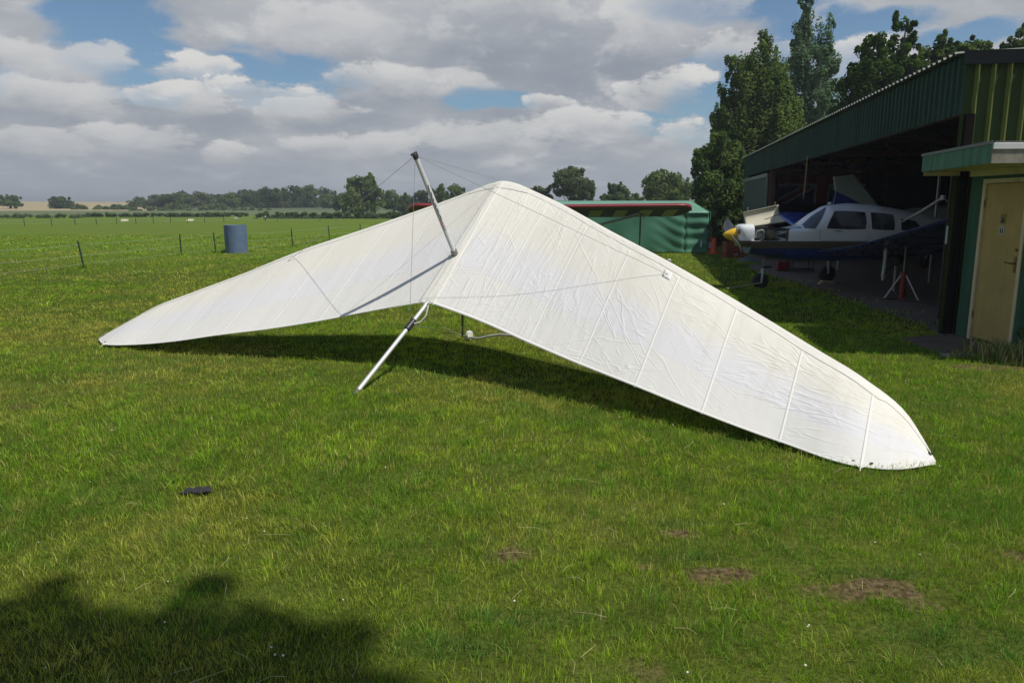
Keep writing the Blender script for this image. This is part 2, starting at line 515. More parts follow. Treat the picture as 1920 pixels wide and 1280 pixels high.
    t = (np.clip((tuft - .5) * 5, 0, 1) * .7)[:, None]; c = c * (1 - t) + np.array([.078, .155, .018]) * t
    t = (np.clip((tuf2 - .58) * 6, 0, 1) * .6)[:, None]; c = c * (1 - t) + np.array([.215, .205, .050]) * t
    for (px_, py_), rw, rh in (((1790, 1205), .34, .17), ((1640, 1078), .25, .06), ((1290, 1050), .22, .05), ((1275, 985), .2, .05), ((980, 1165), .3, .08), ((860, 1215), .3, .1)):
        g_ = ground(px_, py_); d_ = ((x - g_.x) / rw) ** 2 + ((y - g_.y) / rh) ** 2
        t = (np.clip(1.5 - d_ - (tuft - .5) * 2, 0, 1) * .8)[:, None]; c = c * (1 - t) + np.array([.048, .112, .026]) * t
    dry = RNG.random(n) < (.035 + .10 * np.clip((yel - .5) * 4, 0, 1))
    c = np.where(dry[:, None], np.array([.27, .235, .085]), c)
    c = c * RNG.uniform(.75, 1.75, n)[:, None] * np.clip(1.42 + .24 * TU[:, 2], .7, 2.1)[:, None]
    c = np.repeat(c, 5, 0)
    o = fast_mesh("grass", V.reshape(-1, 3), T, leaf_mat("grass_blades", transl=.38), c)
    o['kind'] = 'stuff'; o['label'] = 'short mown green lawn grass with yellowish and dark patches'; o['category'] = 'grass'
    # long dry seed stalks lying on the lawn
    B = MB()
    for i in range(60):
        yy = 2.3 + 4.5 * random.random() ** 1.5; xx = random.uniform(-.75, .75) * yy
        a = random.uniform(0, 2 * PI); L = random.uniform(.06, .16); zz = random.uniform(.022, .035)
        dx, dy = math.cos(a) * L, math.sin(a) * L
        B.tube([(xx, yy, zz), (xx + dx * .5 + .01, yy + dy * .5, zz + random.uniform(.004, .02)), (xx + dx, yy + dy, zz + random.uniform(-.005, .015))], [.0007, .0008, .0012], 5)
    o = B.build("dry_stalk", mat("straw", (.45, .38, .20), .8)); o['kind'] = 'stuff'; o['label'] = 'dry pale grass stalks lying over the lawn'; o['category'] = 'grass'
    # small white clover heads
    B = MB()
    for i in range(60):
        yy = 2.4 + 9 * random.random() ** 1.4; xx = random.uniform(-.72, .66) * yy
        r = random.uniform(.0028, .0055)
        B.lathe((xx, yy, random.uniform(.022, .034)), [(0, -r), (r * .8, -r * .5), (r, 0), (r * .7, r * .6), (0, r * .9)], n=7)
    o = B.build("clover_flower", mat("clover_white", (.62, .62, .52), .8), smooth=True); o['kind'] = 'stuff'; o['label'] = 'tiny white clover flowers scattered in the lawn'; o['category'] = 'flowers'
build_grass()

# ------------------------------------------------------------------ hang glider
GA = 0.5172794564566171
GU = Vector((math.sin(GA), math.cos(GA), 0)); GR = Vector((math.cos(GA), -math.sin(GA), 0))
K0 = Vector((-1.44520796, 6.73443553, 0))
def G(s, c, z): return K0 + GR * s + GU * c + Vector((0, 0, z))

TES = [0, .718, 1.321, 1.923, 2.511, 3.108, 3.71, 4.261, 4.69]
TEC = [1.128, 1.041, .897, .723, .543, .396, .30, .25, .43]
TEZ = [.734, .588, .456, .344, .254, .150, .07, .03, .03]
TES_R = [0, .718, 1.321, 1.923, 2.511, 3.108, 3.71, 4.261, 4.47, 4.69]
TEC_R = [1.128, 1.041, .897, .723, .543, .396, .265, .09, .15, .37]
TEZ_R = [.734, .588, .456, .344, .254, .145, .048, .012, .012, .018]
LES = [0, .8, 1.6, 2.4, 3.2, 3.8, 4.2, 4.5, 4.69]
LEC = [2.75, 2.551, 2.169, 1.79, 1.452, 1.129, .926, .749, .445]
LEZ = [2.032, 1.746, 1.448, 1.16, .829, .584, .414, .227, .035]
def pch(x, xs, ys):
    n = len(xs); h = [xs[i + 1] - xs[i] for i in range(n - 1)]; d = [(ys[i + 1] - ys[i]) / h[i] for i in range(n - 1)]
    m = [d[0]] + [(d[i - 1] * h[i] + d[i] * h[i - 1]) / (h[i] + h[i - 1]) for i in range(1, n - 1)] + [d[-1]]
    i = 0
    while i < n - 2 and x > xs[i + 1]: i += 1
    t = (x - xs[i]) / h[i]
    return (2 * t**3 - 3 * t**2 + 1) * ys[i] + (t**3 - 2 * t**2 + t) * h[i] * m[i] + (-2 * t**3 + 3 * t**2) * ys[i + 1] + (t**3 - t**2) * h[i] * m[i + 1]
SHM = max((1 - k / 200) ** 1.6 * (k / 200) ** .75 for k in range(201))
def sail(s, t, off=0.0):
    """point on the sail: s spanwise (+ right), t 0 leading edge .. 1 trailing edge"""
    a = min(abs(s), 4.69)
    lc, lz = pch(a, LES, LEC), pch(a, LES, LEZ)
    tc, tz = (pch(a, TES_R, TEC_R), pch(a, TES_R, TEZ_R)) if s > 0 else (pch(a, TES, TEC), pch(a, TES, TEZ))
    if s > 4.5: lc -= .055 * (a - 4.5) / .19
    if a < .25:   # the nose is rounded off
        k = (1 - a / .25) ** 2; lc -= .07 * k; lz -= .035 * k
    dc, dz = tc - lc, tz - lz; L = math.hypot(dc, dz)
    cam_ = .069 - .02 * a / 4.69
    sh = max(0, (1 - t)) ** 1.6 * max(t, 0) ** .75 / SHM
    # batten billow: the cloth between battens sits a touch higher
    bil = 0
    if a > .1:
        ph = (a - .12) / .6
        bil = .010 * abs(math.sin(PI * ph)) * math.sin(PI * min(1, max(0, t))) ** .7
    k = cam_ * L * sh + bil + off
    nc, nz = -abs(dz) / L * -1, abs(dc) / L
    return G(s, lc + dc * t + nc * k, lz + dz * t + nz * k)

def sail_material(name, hi=False):
    m, b = newmat(name)
    uv = coord('UV'); u, v, _ = sep(uv)      # u metres along span, v 0 nose edge .. 1 rear edge
    au = X.m('ABSOLUTE', u)
    n1 = noise(vec(u, v * 1.5), 2.5, 4, .6)
    cream = (.790, .765, .685); lav = (.762, .750, .752); grey = (.765, .752, .712)
    c = mixc(smooth(v + (n1 - .5) * .10, .40, .60), cream, lav)
    c = mixc(smooth(v + (n1 - .5) * .03, .735, .75), c, grey)
    if hi: c = mixc(n1, (.80, .778, .71), (.775, .755, .69))
    # grime: faint streaks along the chord
    st = noise(vec(u * 9, v * 1.2), 1.0, 5, .65)
    c = mulc(c, mixc(smooth(st, .42, .75), (1, 1, 1), (.94, .93, .90)))
    sp = noise(vec(u * 3, v * 6, 4.4), 1.0, 6, .7)
    c = mixc(smooth(sp, .66, .76) * .22, c, (.55, .50, .42))
    setin(b, 'Base Color', c)
    b.inputs['Roughness'].default_value = .62; b.inputs['Specular IOR Level'].default_value = .3
    # wrinkles: fans running back from the nose inboard, long creases along the span outboard
    def crease(v_, wd, **k):      # sparse narrow folds
        return 1.0 - smooth(X.m('ABSOLUTE', noise(v_, 1.0, **k) - .5), 0.0, wd)
    w1 = crease(vec(u * 7.0, v * 1.1), .045, detail=2, rough=.5, dist=.5)
    w1b = crease(vec(u * 5.0 + v * 2.5, v * 1.6, 3.3), .03, detail=2, rough=.5, dist=.8)
    w2 = crease(vec(u * 1.3 + v * 1.5, v * 7.0 + u * 1.1), .035, detail=3, rough=.55, dist=.4)
    w3 = crease(vec(u * 2.6 - v * 5.0, v * 3.0, 8.1), .025, detail=2, rough=.5, dist=1.0)
    soft = noise(vec(u * 3.0, v * 3.5, 2.2), 1.0, 3, .55, .8)
    fine = noise(vec(u * 14 + v * 6, v * 16), 1.0, 3, .6, .6)
    patch1 = smooth(noise(vec(u * 1.1, v * 1.6, 5.5), 1.0, 2, .5), .40, .62)
    patch2 = smooth(noise(vec(u * 1.0, v * 1.9, 9.5), 1.0, 2, .5), .42, .62)
    inb = 1.0 - smooth(au, .7, 2.6)
    right = smooth(u, -.2, .4)
    hgt = (w1 * .9 + w1b * .7) * inb * (right * .85 + .15) * (patch1 * .7 + .3) + w2 * (1.0 - inb * .7) * patch2 * (right * .8 + .2) * .8 + w3 * patch1 * (right * .7 + .3) * .5
    hgt = hgt + soft * 1.1 * (right * .6 + .4) + fine * .20
    weave = noise(vec(u * 60, v * 60), 1.0, 2, .6)
    bump(b, hgt + weave * .05, .26 if not hi else .3, .022)
    seam = (1.0 - smooth(X.m('ABSOLUTE', v - .738), .0018, .0035)) * .10
    if not hi: setin(b, 'Base Color', mixc(seam, c, (.35, .33, .30)))
    nt = m.node_tree
    t = nt.nodes.new('ShaderNodeBsdfTranslucent'); nt.links.new(mulc(c, (.9, .88, .82)).s, t.inputs[0])
    mx = nt.nodes.new('ShaderNodeMixShader'); mx.inputs[0].default_value = .14
    nt.links.new(b.outputs[0], mx.inputs[1]); nt.links.new(t.outputs[0], mx.inputs[2])
    nt.links.new(mx.outputs[0], nt.nodes['Material Output'].inputs[0])
    return m

def uv_sheet(name, fn, ss, ts, m, parent, solid=.003):
    """sheet over the (s,t) lattice with UV = (s metres, t)"""
    B = MB(); B.grid([[fn(s, t) for t in ts] for s in ss])
    o = B.build(name, m, parent, smooth=True, angle=75)
    me = o.data; uvl = me.uv_layers.new(name='UVMap'); nt = len(ts)
    uvs = np.array([(s, t) for s in ss for t in ts], np.float32)
    li = np.empty(len(me.loops), np.int32); me.loops.foreach_get('vertex_index', li)
    uvl.data.foreach_set('uv', uvs[li].ravel())
    if solid:
        md = o.modifiers.new('solid', 'SOLIDIFY'); md.thickness = solid; md.offset = -1
    return o

def build_glider():
    g = thing('hang_glider', 'white hang glider resting nose up on its control bar with both wingtips on the grass', 'hang glider', tuple(K0))
    SMT = sail_material('sail_cloth'); HMT = sail_material('sail_edge_cloth', True)
    tape = mat('batten_tape', (.70, .685, .635), .6, 0, .05, 20)
    alu = mat('aluminium_tube', (.56, .56, .55), .5, .35, .08, 12)
    dark = mat('black_plastic', (.018, .018, .02), .45, 0, .1, 20)
    steel = mat('steel_cable', (.30, .30, .30), .5, .3, .05, 30)
    N = 240
    ss = [-4.69 + 9.38 * i / N for i in range(N + 1)]
    ts = [(k / 48) ** 1.15 for k in range(49)]
    sl_ = uv_sheet('sail', lambda s, t: sail(s, t), ss, ts, SMT, g)
    # leading edge pockets: wrap round the tube and run a little way back underneath
    for sg in (-1, 1):
        sp = [sg * (.02 + (4.66 - .02) * i / 90) for i in range(91)]
        def le(s, t):
            a = abs(s); chord = .16 / max(.5, (pch(a, LES, LEC) - pch(a, TES, TEC)) * 1.25) if a < 4.3 else .16 + .3 * (a - 4.3)
            if t > .42: return sail(s, (t - .42) / .58 * chord, .0045)
            p0 = sail(s, 0, .0045); p1 = sail(s, .06); p2 = sail(s, .02)
            back = (p1 - p2).normalized(); up = Vector((0, 0, 1)); r = .034 * min(1, (4.75 - a) / .6)
            ang = PI * (.42 - t) / .42
            # half circle under the edge then straight back
            return p0 - up * r + up * (r * math.cos(ang)) - back * (r * math.sin(ang)) + back * max(0, (.14 - t) / .14) * .05
        uv_sheet('leading_edge_pocket', le, sp, [k / 30 for k in range(31)], HMT, sl_, .0025)
    # batten pockets
    for b_s in (.718, 1.321, 1.923, 2.511, 3.108, 3.71, 4.261):
        for sg in (-1, 1):
            w = .0085
            def bp(s, t, s0=sg * b_s):
                # the outer battens splay outwards a little
                k = (s - s0) / w
                return sail(s, t, .0036 - .0022 * abs(k) ** 3)
            uv_sheet('batten_pocket', bp, [sg * b_s + k * w for k in (-1, -.5, 0, .5, 1)], [.115 + .893 * j / 36 for j in range(37)], tape, sl_, .001)
    # hem along the rear edge
    for sg in (-1, 1):
        uv_sheet('rear_hem', lambda s, t: sail(s, .986 + .018 * t, .004), [sg * (.03 + 4.62 * i / 70) for i in range(71)], [0, .5, 1], tape, sl_, .001)
    # keel pocket: two raised seams with a loose panel between
    def kp(s, t):
        k = s / .085
        off = .006 + .016 * math.exp(-((abs(k) - .72) / .22) ** 2) + .010 * math.sin(t * 23 + 4 * k) * (1 - abs(k)) * (.4 + .6 * math.sin(t * 7))
        return sail(s * (.45 + .75 * t), t, off)
    uv_sheet('keel_pocket', kp, [-.085 + .17 * i / 16 for i in range(17)], [.06 + .955 * j / 60 for j in range(61)], HMT, sl_, .002)
    # nose cone patch
    uv_sheet('nose_cover', lambda s, t: sail(s, t * (.13 - .25 * abs(s) * abs(s)), .010), [-.42 + .84 * i / 24 for i in range(25)], [j / 10 for j in range(11)], HMT, sl_, .003)
    # keel tube
    def keel(c): return G(0, c, .005 + (.62 * c if c < 1.1 else .682 + .765 * (c - 1.1)))
    MB().tube([keel(-.02), keel(.9), keel(1.05), keel(1.2), keel(2.0), keel(2.64)], .0215, 16).build('keel_tube', alu, g, True)
    k_end = MB().tube([keel(-.035), keel(.03)], .0235, 14).build('keel_end_cap', mat('grey_rubber', (.12, .12, .12), .7), g, True)
    # clamp with black wrap and loose pale cord
    cl = MB().tube([keel(.77), keel(.78), keel(.90), keel(.91)], [.022, .033, .034, .022], 14).build('keel_wrap', dark, g, True)
    q = keel(.86)
    MB().tube([q + Vector((.03, -.01, .0)), q + Vector((.10, -.02, .02)), q + Vector((.155, -.02, .09)), q + Vector((.175, 0, .19))], .008, 8).build('cord', mat('pale_cord', (.70, .69, .62), .8), cl, True)
    # kingpost
    kb = G(0, 1.665, 1.195); kt = G(0, .999, 2.184)
    ax = (kt - kb).normalized()
    sdv = GR
    fw = sdv.cross(ax).normalized()
    ring = lambda p, a, b: [p + sdv * (a * math.cos(2 * PI * i / 18)) + fw * (b * math.sin(2 * PI * i / 18)) for i in range(18)]
    kp_o = MB().loft([ring(kb, .021, .030), ring(kb.lerp(kt, .5), .021, .034), ring(kt, .019, .028)]).build('kingpost', mat('kingpost_paint', (.52, .53, .53), .5, .0, .04, 10), g, True)
    MB().loft([ring(kt - ax * .012, .024, .034), ring(kt + ax * .03, .024, .036), ring(kt + ax * .045, .012, .02)]).build('post_cap', dark, kp_o, True)
    MB().tube([kt + ax * .035 - fw * .03, kt + ax * .055 + fw * .05], .012, 8).build('cap_roller', dark, kp_o, True)
    MB().loft([ring(kb - ax * .05, .034, .046), ring(kb + ax * .05, .030, .042)]).build('post_foot', mat('worn_metal', (.22, .21, .19), .5, .6), kp_o, True)
    # marking: black zigzag lettering and a little red stamp on the side facing the camera
    tocam = (Vector((0, 0, H)) - kb); tocam = (tocam - ax * tocam.dot(ax)).normalized()
    sd2 = ax.cross(tocam).normalized()
    def onpost(h, a):   # h along the post, a across
        an = a / .03
        d = tocam * math.cos(an) + sd2 * math.sin(an)
        cs, sn = d.dot(sdv), d.dot(fw)
        R = 1 / math.sqrt((cs / .0225) ** 2 + (sn / .0345) ** 2)
        return kb + ax * h + d * (R + .0015)
    def strokes(segs, w, m, nm):
        B = MB()
        for a, b_ in segs:
            B.tube([onpost(*a), onpost((a[0] + b_[0]) / 2, (a[1] + b_[1]) / 2), onpost(*b_)], w, 5)
        return B.build(nm, m, kp_o)
    zz = [(.88, .012), (.80, -.002), (.79, .012), (.72, -.004), (.71, .010), (.69, -.008), (.63, .010), (.62, -.008), (.56, .012), (.55, -.006), (.50, .010), (.46, .004)]
    strokes(list(zip(zz[:-1], zz[1:])), .0030, dark, 'lettering')
    rs = []
    for k in range(6):
        h0 = .455 - .022 * k; rs += [((h0, -.014), (h0, .014)), ((h0, -.014 + .02 * (k % 2)), (h0 - .014, -.014 + .02 * (k % 2)))]
    rs += [((.74, -.010), (.66, -.010)), ((.60, .014), (.58, .0))]
    red_ = mat('red_print', (.33, .05, .05), .6)
    strokes(rs[:12], .0022, red_, 'stamp'); strokes(rs[12:13], .0022, red_, 'stamp'); strokes(rs[13:], .0022, red_, 'stamp')
    # cables above the sail
    sR, sL = sail(2.40, .17, .012), sail(-2.40, .17, .012)
    top = kt + ax * .02
    def cable(pts, nm='cable', r=.0021, par=g): return MB().tube(pts, r, 6).build(nm, steel, par, True)
    cable([top, sL]); cable([top, sR]); cable([top, sail(0, .03, .02)]); cable([top, keel(.83) + Vector((0, 0, .03))])
    for p in (sR, sL):
        MB().tube([p + Vector((0, 0, .010)), p - Vector((0, 0, .04))], [.006, .007], 8).build('cable_tang', tape, g, True)
        uv_sheet('cable_patch', lambda s_, t_: sail(s_, t_, .009), [(2.40 if p is sR else -2.40) + k_ * .022 for k_ in (-2, -1, 0, 1, 2)], [.13 + .02 * k_ for k_ in range(5)], tape, sl_, .001)
    # frame under the sail
    for sg in (-1, 1):
        pts = [sail(sg * s, .012) - Vector((0, 0, .032)) for s in (.06, .8, 1.6, 2.4, 3.2, 3.9, 4.35)]
        MB().tube(pts, [.026, .026, .026, .026, .024, .022, .018], 12).build('leading_edge_tube', alu, g, True)
    pk = keel(1.75)
    a, b_ = sail(-2.4, .10) - Vector((0, 0, .075)), sail(2.4, .10) - Vector((0, 0, .075))
    MB().tube([a, sail(-1.2, .30) - Vector((0, 0, .09)), keel(1.90) + Vector((0, 0, -.05)), sail(1.2, .30) - Vector((0, 0, .09)), b_], .028, 12).build('crossbar', alu, g, True)
    # control frame: two uprights and a bent base bar with wheels
    kf = keel(1.80) - Vector((0, 0, .03))
    grey = mat('upright_tube', (.26, .28, .25), .45, .5, .08, 10)
    cR, cL = G(.72, 2.82, .055), G(-.70, 2.86, .05)
    for c_ in (cL, cR):
        MB().tube([kf, kf.lerp(c_, .5), c_], .0165, 12).build('upright', grey, g, True)
    base = [cL, G(-.62, 2.83, .045), G(-.42, 2.80, .05), G(-.30, 2.84, .085), G(-.16, 2.90, .11), G(.14, 2.90, .11), G(.30, 2.86, .085), G(.42, 2.80, .05), G(.64, 2.80, .045), cR]
    bb = MB().tube(base, .0155, 12).build('base_bar', mat('base_bar_grey', (.42, .43, .40), .5, .3, .08, 12), g, True)
    for c_, k in ((cL, .10), (cR, -.10)):
        w = c_ + GR * k + Vector((0, 0, .015))
        MB().lathe(w - GR * .025, [(0, 0), (.045, .0), (.062, .006), (.066, .025), (.062, .044), (.045, .05), (0, .05)], GR, 24).build('wheel', mat('white_wheel', (.66, .65, .58), .5), bb, True)
    # lower cables
    rk = keel(.84)
    for c_ in (cL, cR):
        MB().tube([rk, c_], .0016, 5).build('lower_cable', steel, g, True)
        MB().tube([keel(2.62) - Vector((0, 0, .03)), c_], .0022, 6).build('lower_cable', steel, g, True)
    for sg, c_ in ((-1, cL), (1, cR)):
        MB().tube([sail(sg * 2.4, .10) - Vector((0, 0, .07)), c_], .0022, 6).build('lower_cable', steel, g, True)
    # tip fittings on both wings
    for sg in (-1, 1):
        tip = sail(sg * 4.62, .5)
        MB().lathe(sail(sg * 4.655, .30, .004), [(.006, 0), (.016, 0), (.016, .003), (.006, .003)], n=14).build('tip_eyelet', dark, sl_)
        ep = sail(sg * 4.261, 1.0)
        B = MB()
        for dx, dz in ((-.05, .05), (.0, .06), (.04, .045)):
            B.tube([ep + GR * dx * sg + Vector((0, 0, .012)) + GU * .03, ep + GR * .0 - GU * .03 + Vector((0, 0, .0)), ep - GU * .05 + Vector((0, 0, -.02))], .0032, 6)
        B.build('tip_cord', mat('pale_cord', (.70, .69, .62), .8), g, True)
        for dx in (-.05, .06): MB().lathe(ep + GR * dx * sg + GU * .045 + Vector((0, 0, .022)), [(.0, 0), (.011, 0), (.011, .004), (0, .004)], n=10).build('tip_grommet', dark, sl_)
    return g
build_glider()

# ------------------------------------------------------------------ hangar
HO = Vector((5.9, 10.0, 0)); HW = Vector((.17, .985, 0)).normalized(); HN = Vector((-HW.y, HW.x, 0))   # along the front / outward
HI = -HN
def HP(t, inw, z): return HO + HW * t + HI * inw + Vector((0, 0, z))
LEN, DEP, TOPZ, OPEN = 21.3, 9.0, 3.60, 2.88

def corrugated(a, along, length, up, height, pitch=.19, depth=.032, normal=None, rib=.35):
    """open sheet with box ribs"""
    along = Vector(along).normalized(); up = Vector(up)
    n = normal if normal is not None else along.cross(Vector((0, 0, 1)))
    prof = []; x = 0.0
    while x < length:
        for f, d in ((0, 0), (1 - rib - .16, 0), (1 - rib - .02, 1), (.84, 1), (.98, 0)):
            xx = x + f * pitch
            if xx <= length: prof.append((xx, d * depth))
        x += pitch
    B = MB()
    P0 = [Vector(a) + along * x + n * d for x, d in prof]
    B.grid([[p for p in P0], [p + up * height for p in P0]])
    return B

def build_hangar():
    hg = thing('hangar', 'long dark green corrugated metal hangar with a wide open front and a light aircraft inside', 'hangar', tuple(HO))
    gm = mat('hangar_green_sheet', (.023, .062, .048), .7, 0, .3, 1.2, spec=.2, dirt=(.040, .070, .036), streak=.35)
    gy, b_ = newmat('mossy_rib_shade_sheet'); p_ = geo('Position'); x_, y_, z_ = sep(p_)
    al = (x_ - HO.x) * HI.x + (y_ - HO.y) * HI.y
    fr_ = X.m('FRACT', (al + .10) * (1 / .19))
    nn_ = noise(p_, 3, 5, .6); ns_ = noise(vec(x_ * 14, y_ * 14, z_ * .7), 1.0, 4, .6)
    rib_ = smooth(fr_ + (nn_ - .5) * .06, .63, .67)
    cc_ = mixc(rib_, mixc(ns_, (.028, .050, .016), (.060, .085, .024)), mixc(ns_, (.115, .145, .036), (.215, .245, .072)))  # shade between the ribs painted into the pans, ribs coloured as sunlit
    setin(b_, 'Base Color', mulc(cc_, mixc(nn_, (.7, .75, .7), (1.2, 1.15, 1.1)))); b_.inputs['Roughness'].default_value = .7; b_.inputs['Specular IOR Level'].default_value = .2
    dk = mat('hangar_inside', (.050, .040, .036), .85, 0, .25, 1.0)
    wood = mat('dark_timber', (.032, .024, .018), .8, 0, .25, 4)
    red = mat('red_oxide_steel', (.085, .032, .026), .7, 0, .25, 3)
    # shell
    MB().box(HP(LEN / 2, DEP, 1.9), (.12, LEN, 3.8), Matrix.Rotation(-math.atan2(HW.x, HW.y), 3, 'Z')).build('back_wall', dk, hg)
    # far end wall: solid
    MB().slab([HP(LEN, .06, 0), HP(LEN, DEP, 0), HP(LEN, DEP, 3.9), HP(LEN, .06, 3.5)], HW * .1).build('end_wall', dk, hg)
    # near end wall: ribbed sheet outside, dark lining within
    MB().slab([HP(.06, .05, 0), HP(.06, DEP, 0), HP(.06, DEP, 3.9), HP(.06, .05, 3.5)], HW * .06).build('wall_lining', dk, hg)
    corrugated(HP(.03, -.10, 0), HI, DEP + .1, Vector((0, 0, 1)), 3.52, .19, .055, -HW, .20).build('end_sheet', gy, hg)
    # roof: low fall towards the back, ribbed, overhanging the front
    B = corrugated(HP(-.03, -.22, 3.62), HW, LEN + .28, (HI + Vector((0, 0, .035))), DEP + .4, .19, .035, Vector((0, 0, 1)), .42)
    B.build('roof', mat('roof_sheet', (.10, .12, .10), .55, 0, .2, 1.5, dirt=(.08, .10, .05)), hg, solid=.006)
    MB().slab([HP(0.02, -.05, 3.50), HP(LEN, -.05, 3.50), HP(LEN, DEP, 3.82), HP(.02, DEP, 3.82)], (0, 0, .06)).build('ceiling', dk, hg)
    # fascia over the opening
    corrugated(HP(-.02, -.10, OPEN), HW, LEN + .04, Vector((0, 0, 1)), 3.60 - OPEN, .19, .036, HN, .34).build('fascia', gm, hg)
    MB().beam(HP(.12, -.05, OPEN + .02), HP(15.1, -.05, OPEN + .02), .10, .05).build('fascia_rail', mat('rail_brown', (.12, .095, .08), .7), hg)
    MB().beam(HP(-.085, -.16, 3.56), HP(-.085, DEP, 3.56), .02, .17).build('barge_board', mat('barge_dark', (.012, .016, .018), .8, spec=.1), hg)
    MB().box(HP(.0, .0, OPEN / 2), (.10, .12, OPEN - .01), Matrix.Rotation(-math.atan2(HW.x, HW.y), 3, 'Z')).build('corner_post', mat('jamb_dark', (.012, .010, .009), .9, spec=.05), hg)
    # door posts and trusses
    for t in (.16, 15.3):
        MB().box(HP(t, .06, OPEN / 2), (.16, .16, OPEN), Matrix.Rotation(-math.atan2(HW.x, HW.y), 3, 'Z')).build('door_post', wood if t < 1 else red, hg, bevel=.006)
    for t in (3.6, 7.2, 10.8, 14.4, 18):
        B = MB()
        B.beam(HP(t, .1, 3.35), HP(t, DEP - .1, 3.6), .06, .10); B.beam(HP(t, .1, 2.85), HP(t, DEP - .1, 2.85), .05, .08)
        n = 7
        for i in range(n):
            a = .1 + (DEP - .2) * i / n; b = .1 + (DEP - .2) * (i + .5) / n; c = .1 + (DEP - .2) * (i + 1) / n
            B.beam(HP(t, a, 2.85), HP(t, b, 3.45), .03, .03); B.beam(HP(t, b, 3.45), HP(t, c, 2.85), .03, .03)
        B.build('roof_truss', red, hg)
    # sliding door leaf drawn to the far end
    sd = MB().slab([HP(15.45, -.02, .08), HP(LEN - .05, -.02, .08), HP(LEN - .05, -.02, 2.80), HP(15.45, -.02, 2.80)], HN * .03).build('sliding_door', gm, hg)
    corrugated(HP(15.5, -.055, .1), HW, LEN - 15.6, Vector((0, 0, 1)), 2.66, .19, .035, HN, .34).build('door_sheet', mat('door_green_sheet', (.05, .085, .07), .5, 0, .2, 1.5), sd)
    MB().beam(HP(15.42, -.10, 2.74), HP(LEN - .02, -.10, 2.74), .05, .12).build('top_rail', mat('door_rail', (.17, .20, .18), .6), sd)
    MB().beam(HP(15.46, -.09, .1), HP(15.46, -.09, 2.68), .06, .05, HN).build('edge_frame', mat('door_rail', (.17, .20, .18), .6), sd)
    # floor
    fm, b = newmat('dusty_concrete')
    p = geo('Position'); n1 = noise(p, .8, 5, .65); n2 = noise(p, 7, 5, .65)
    c = mixc(n1, (.085, .066, .050), (.175, .140, .108)); c = mulc(c, mixc(n2, (.7, .7, .7), (1.25, 1.25, 1.25)))
    setin(b, 'Base Color', c); b.inputs['Roughness'].default_value = .9; bump(b, n2, .4, .02)
    poly = [Vector((q.x, q.y, 0)) for q in HANG_FLOOR_EDGE]
    poly = poly + [HP(.2, DEP, 0), HP(LEN, DEP, 0), HP(LEN, .2, 0)]
    o = MB().add([p_ + Vector((0, 0, .004)) for p_ in poly], [tuple(range(len(poly)))]).build('hangar_floor', fm); o['kind'] = 'structure'
    o = MB().slab([q + Vector((0, 0, -.05)) for q in PAD], (0, 0, .075)).build('path', mat('mossy_slab', (.095, .070, .048), .95, 0, .4, 3, bumpk=.5, dirt=(.028, .026, .014)), bevel=.012); o['kind'] = 'structure'
    # pale nosing on the near edge of the slab
    o = MB().beam(PAD[3] + Vector((0, -.02, .017)), PAD[4] + Vector((0, -.02, .017)), .05, .03).build('slab_edge', mat('slab_edge_stone', (.24, .21, .16), .9, 0, .3, 8)); o['kind'] = 'structure'
build_hangar()

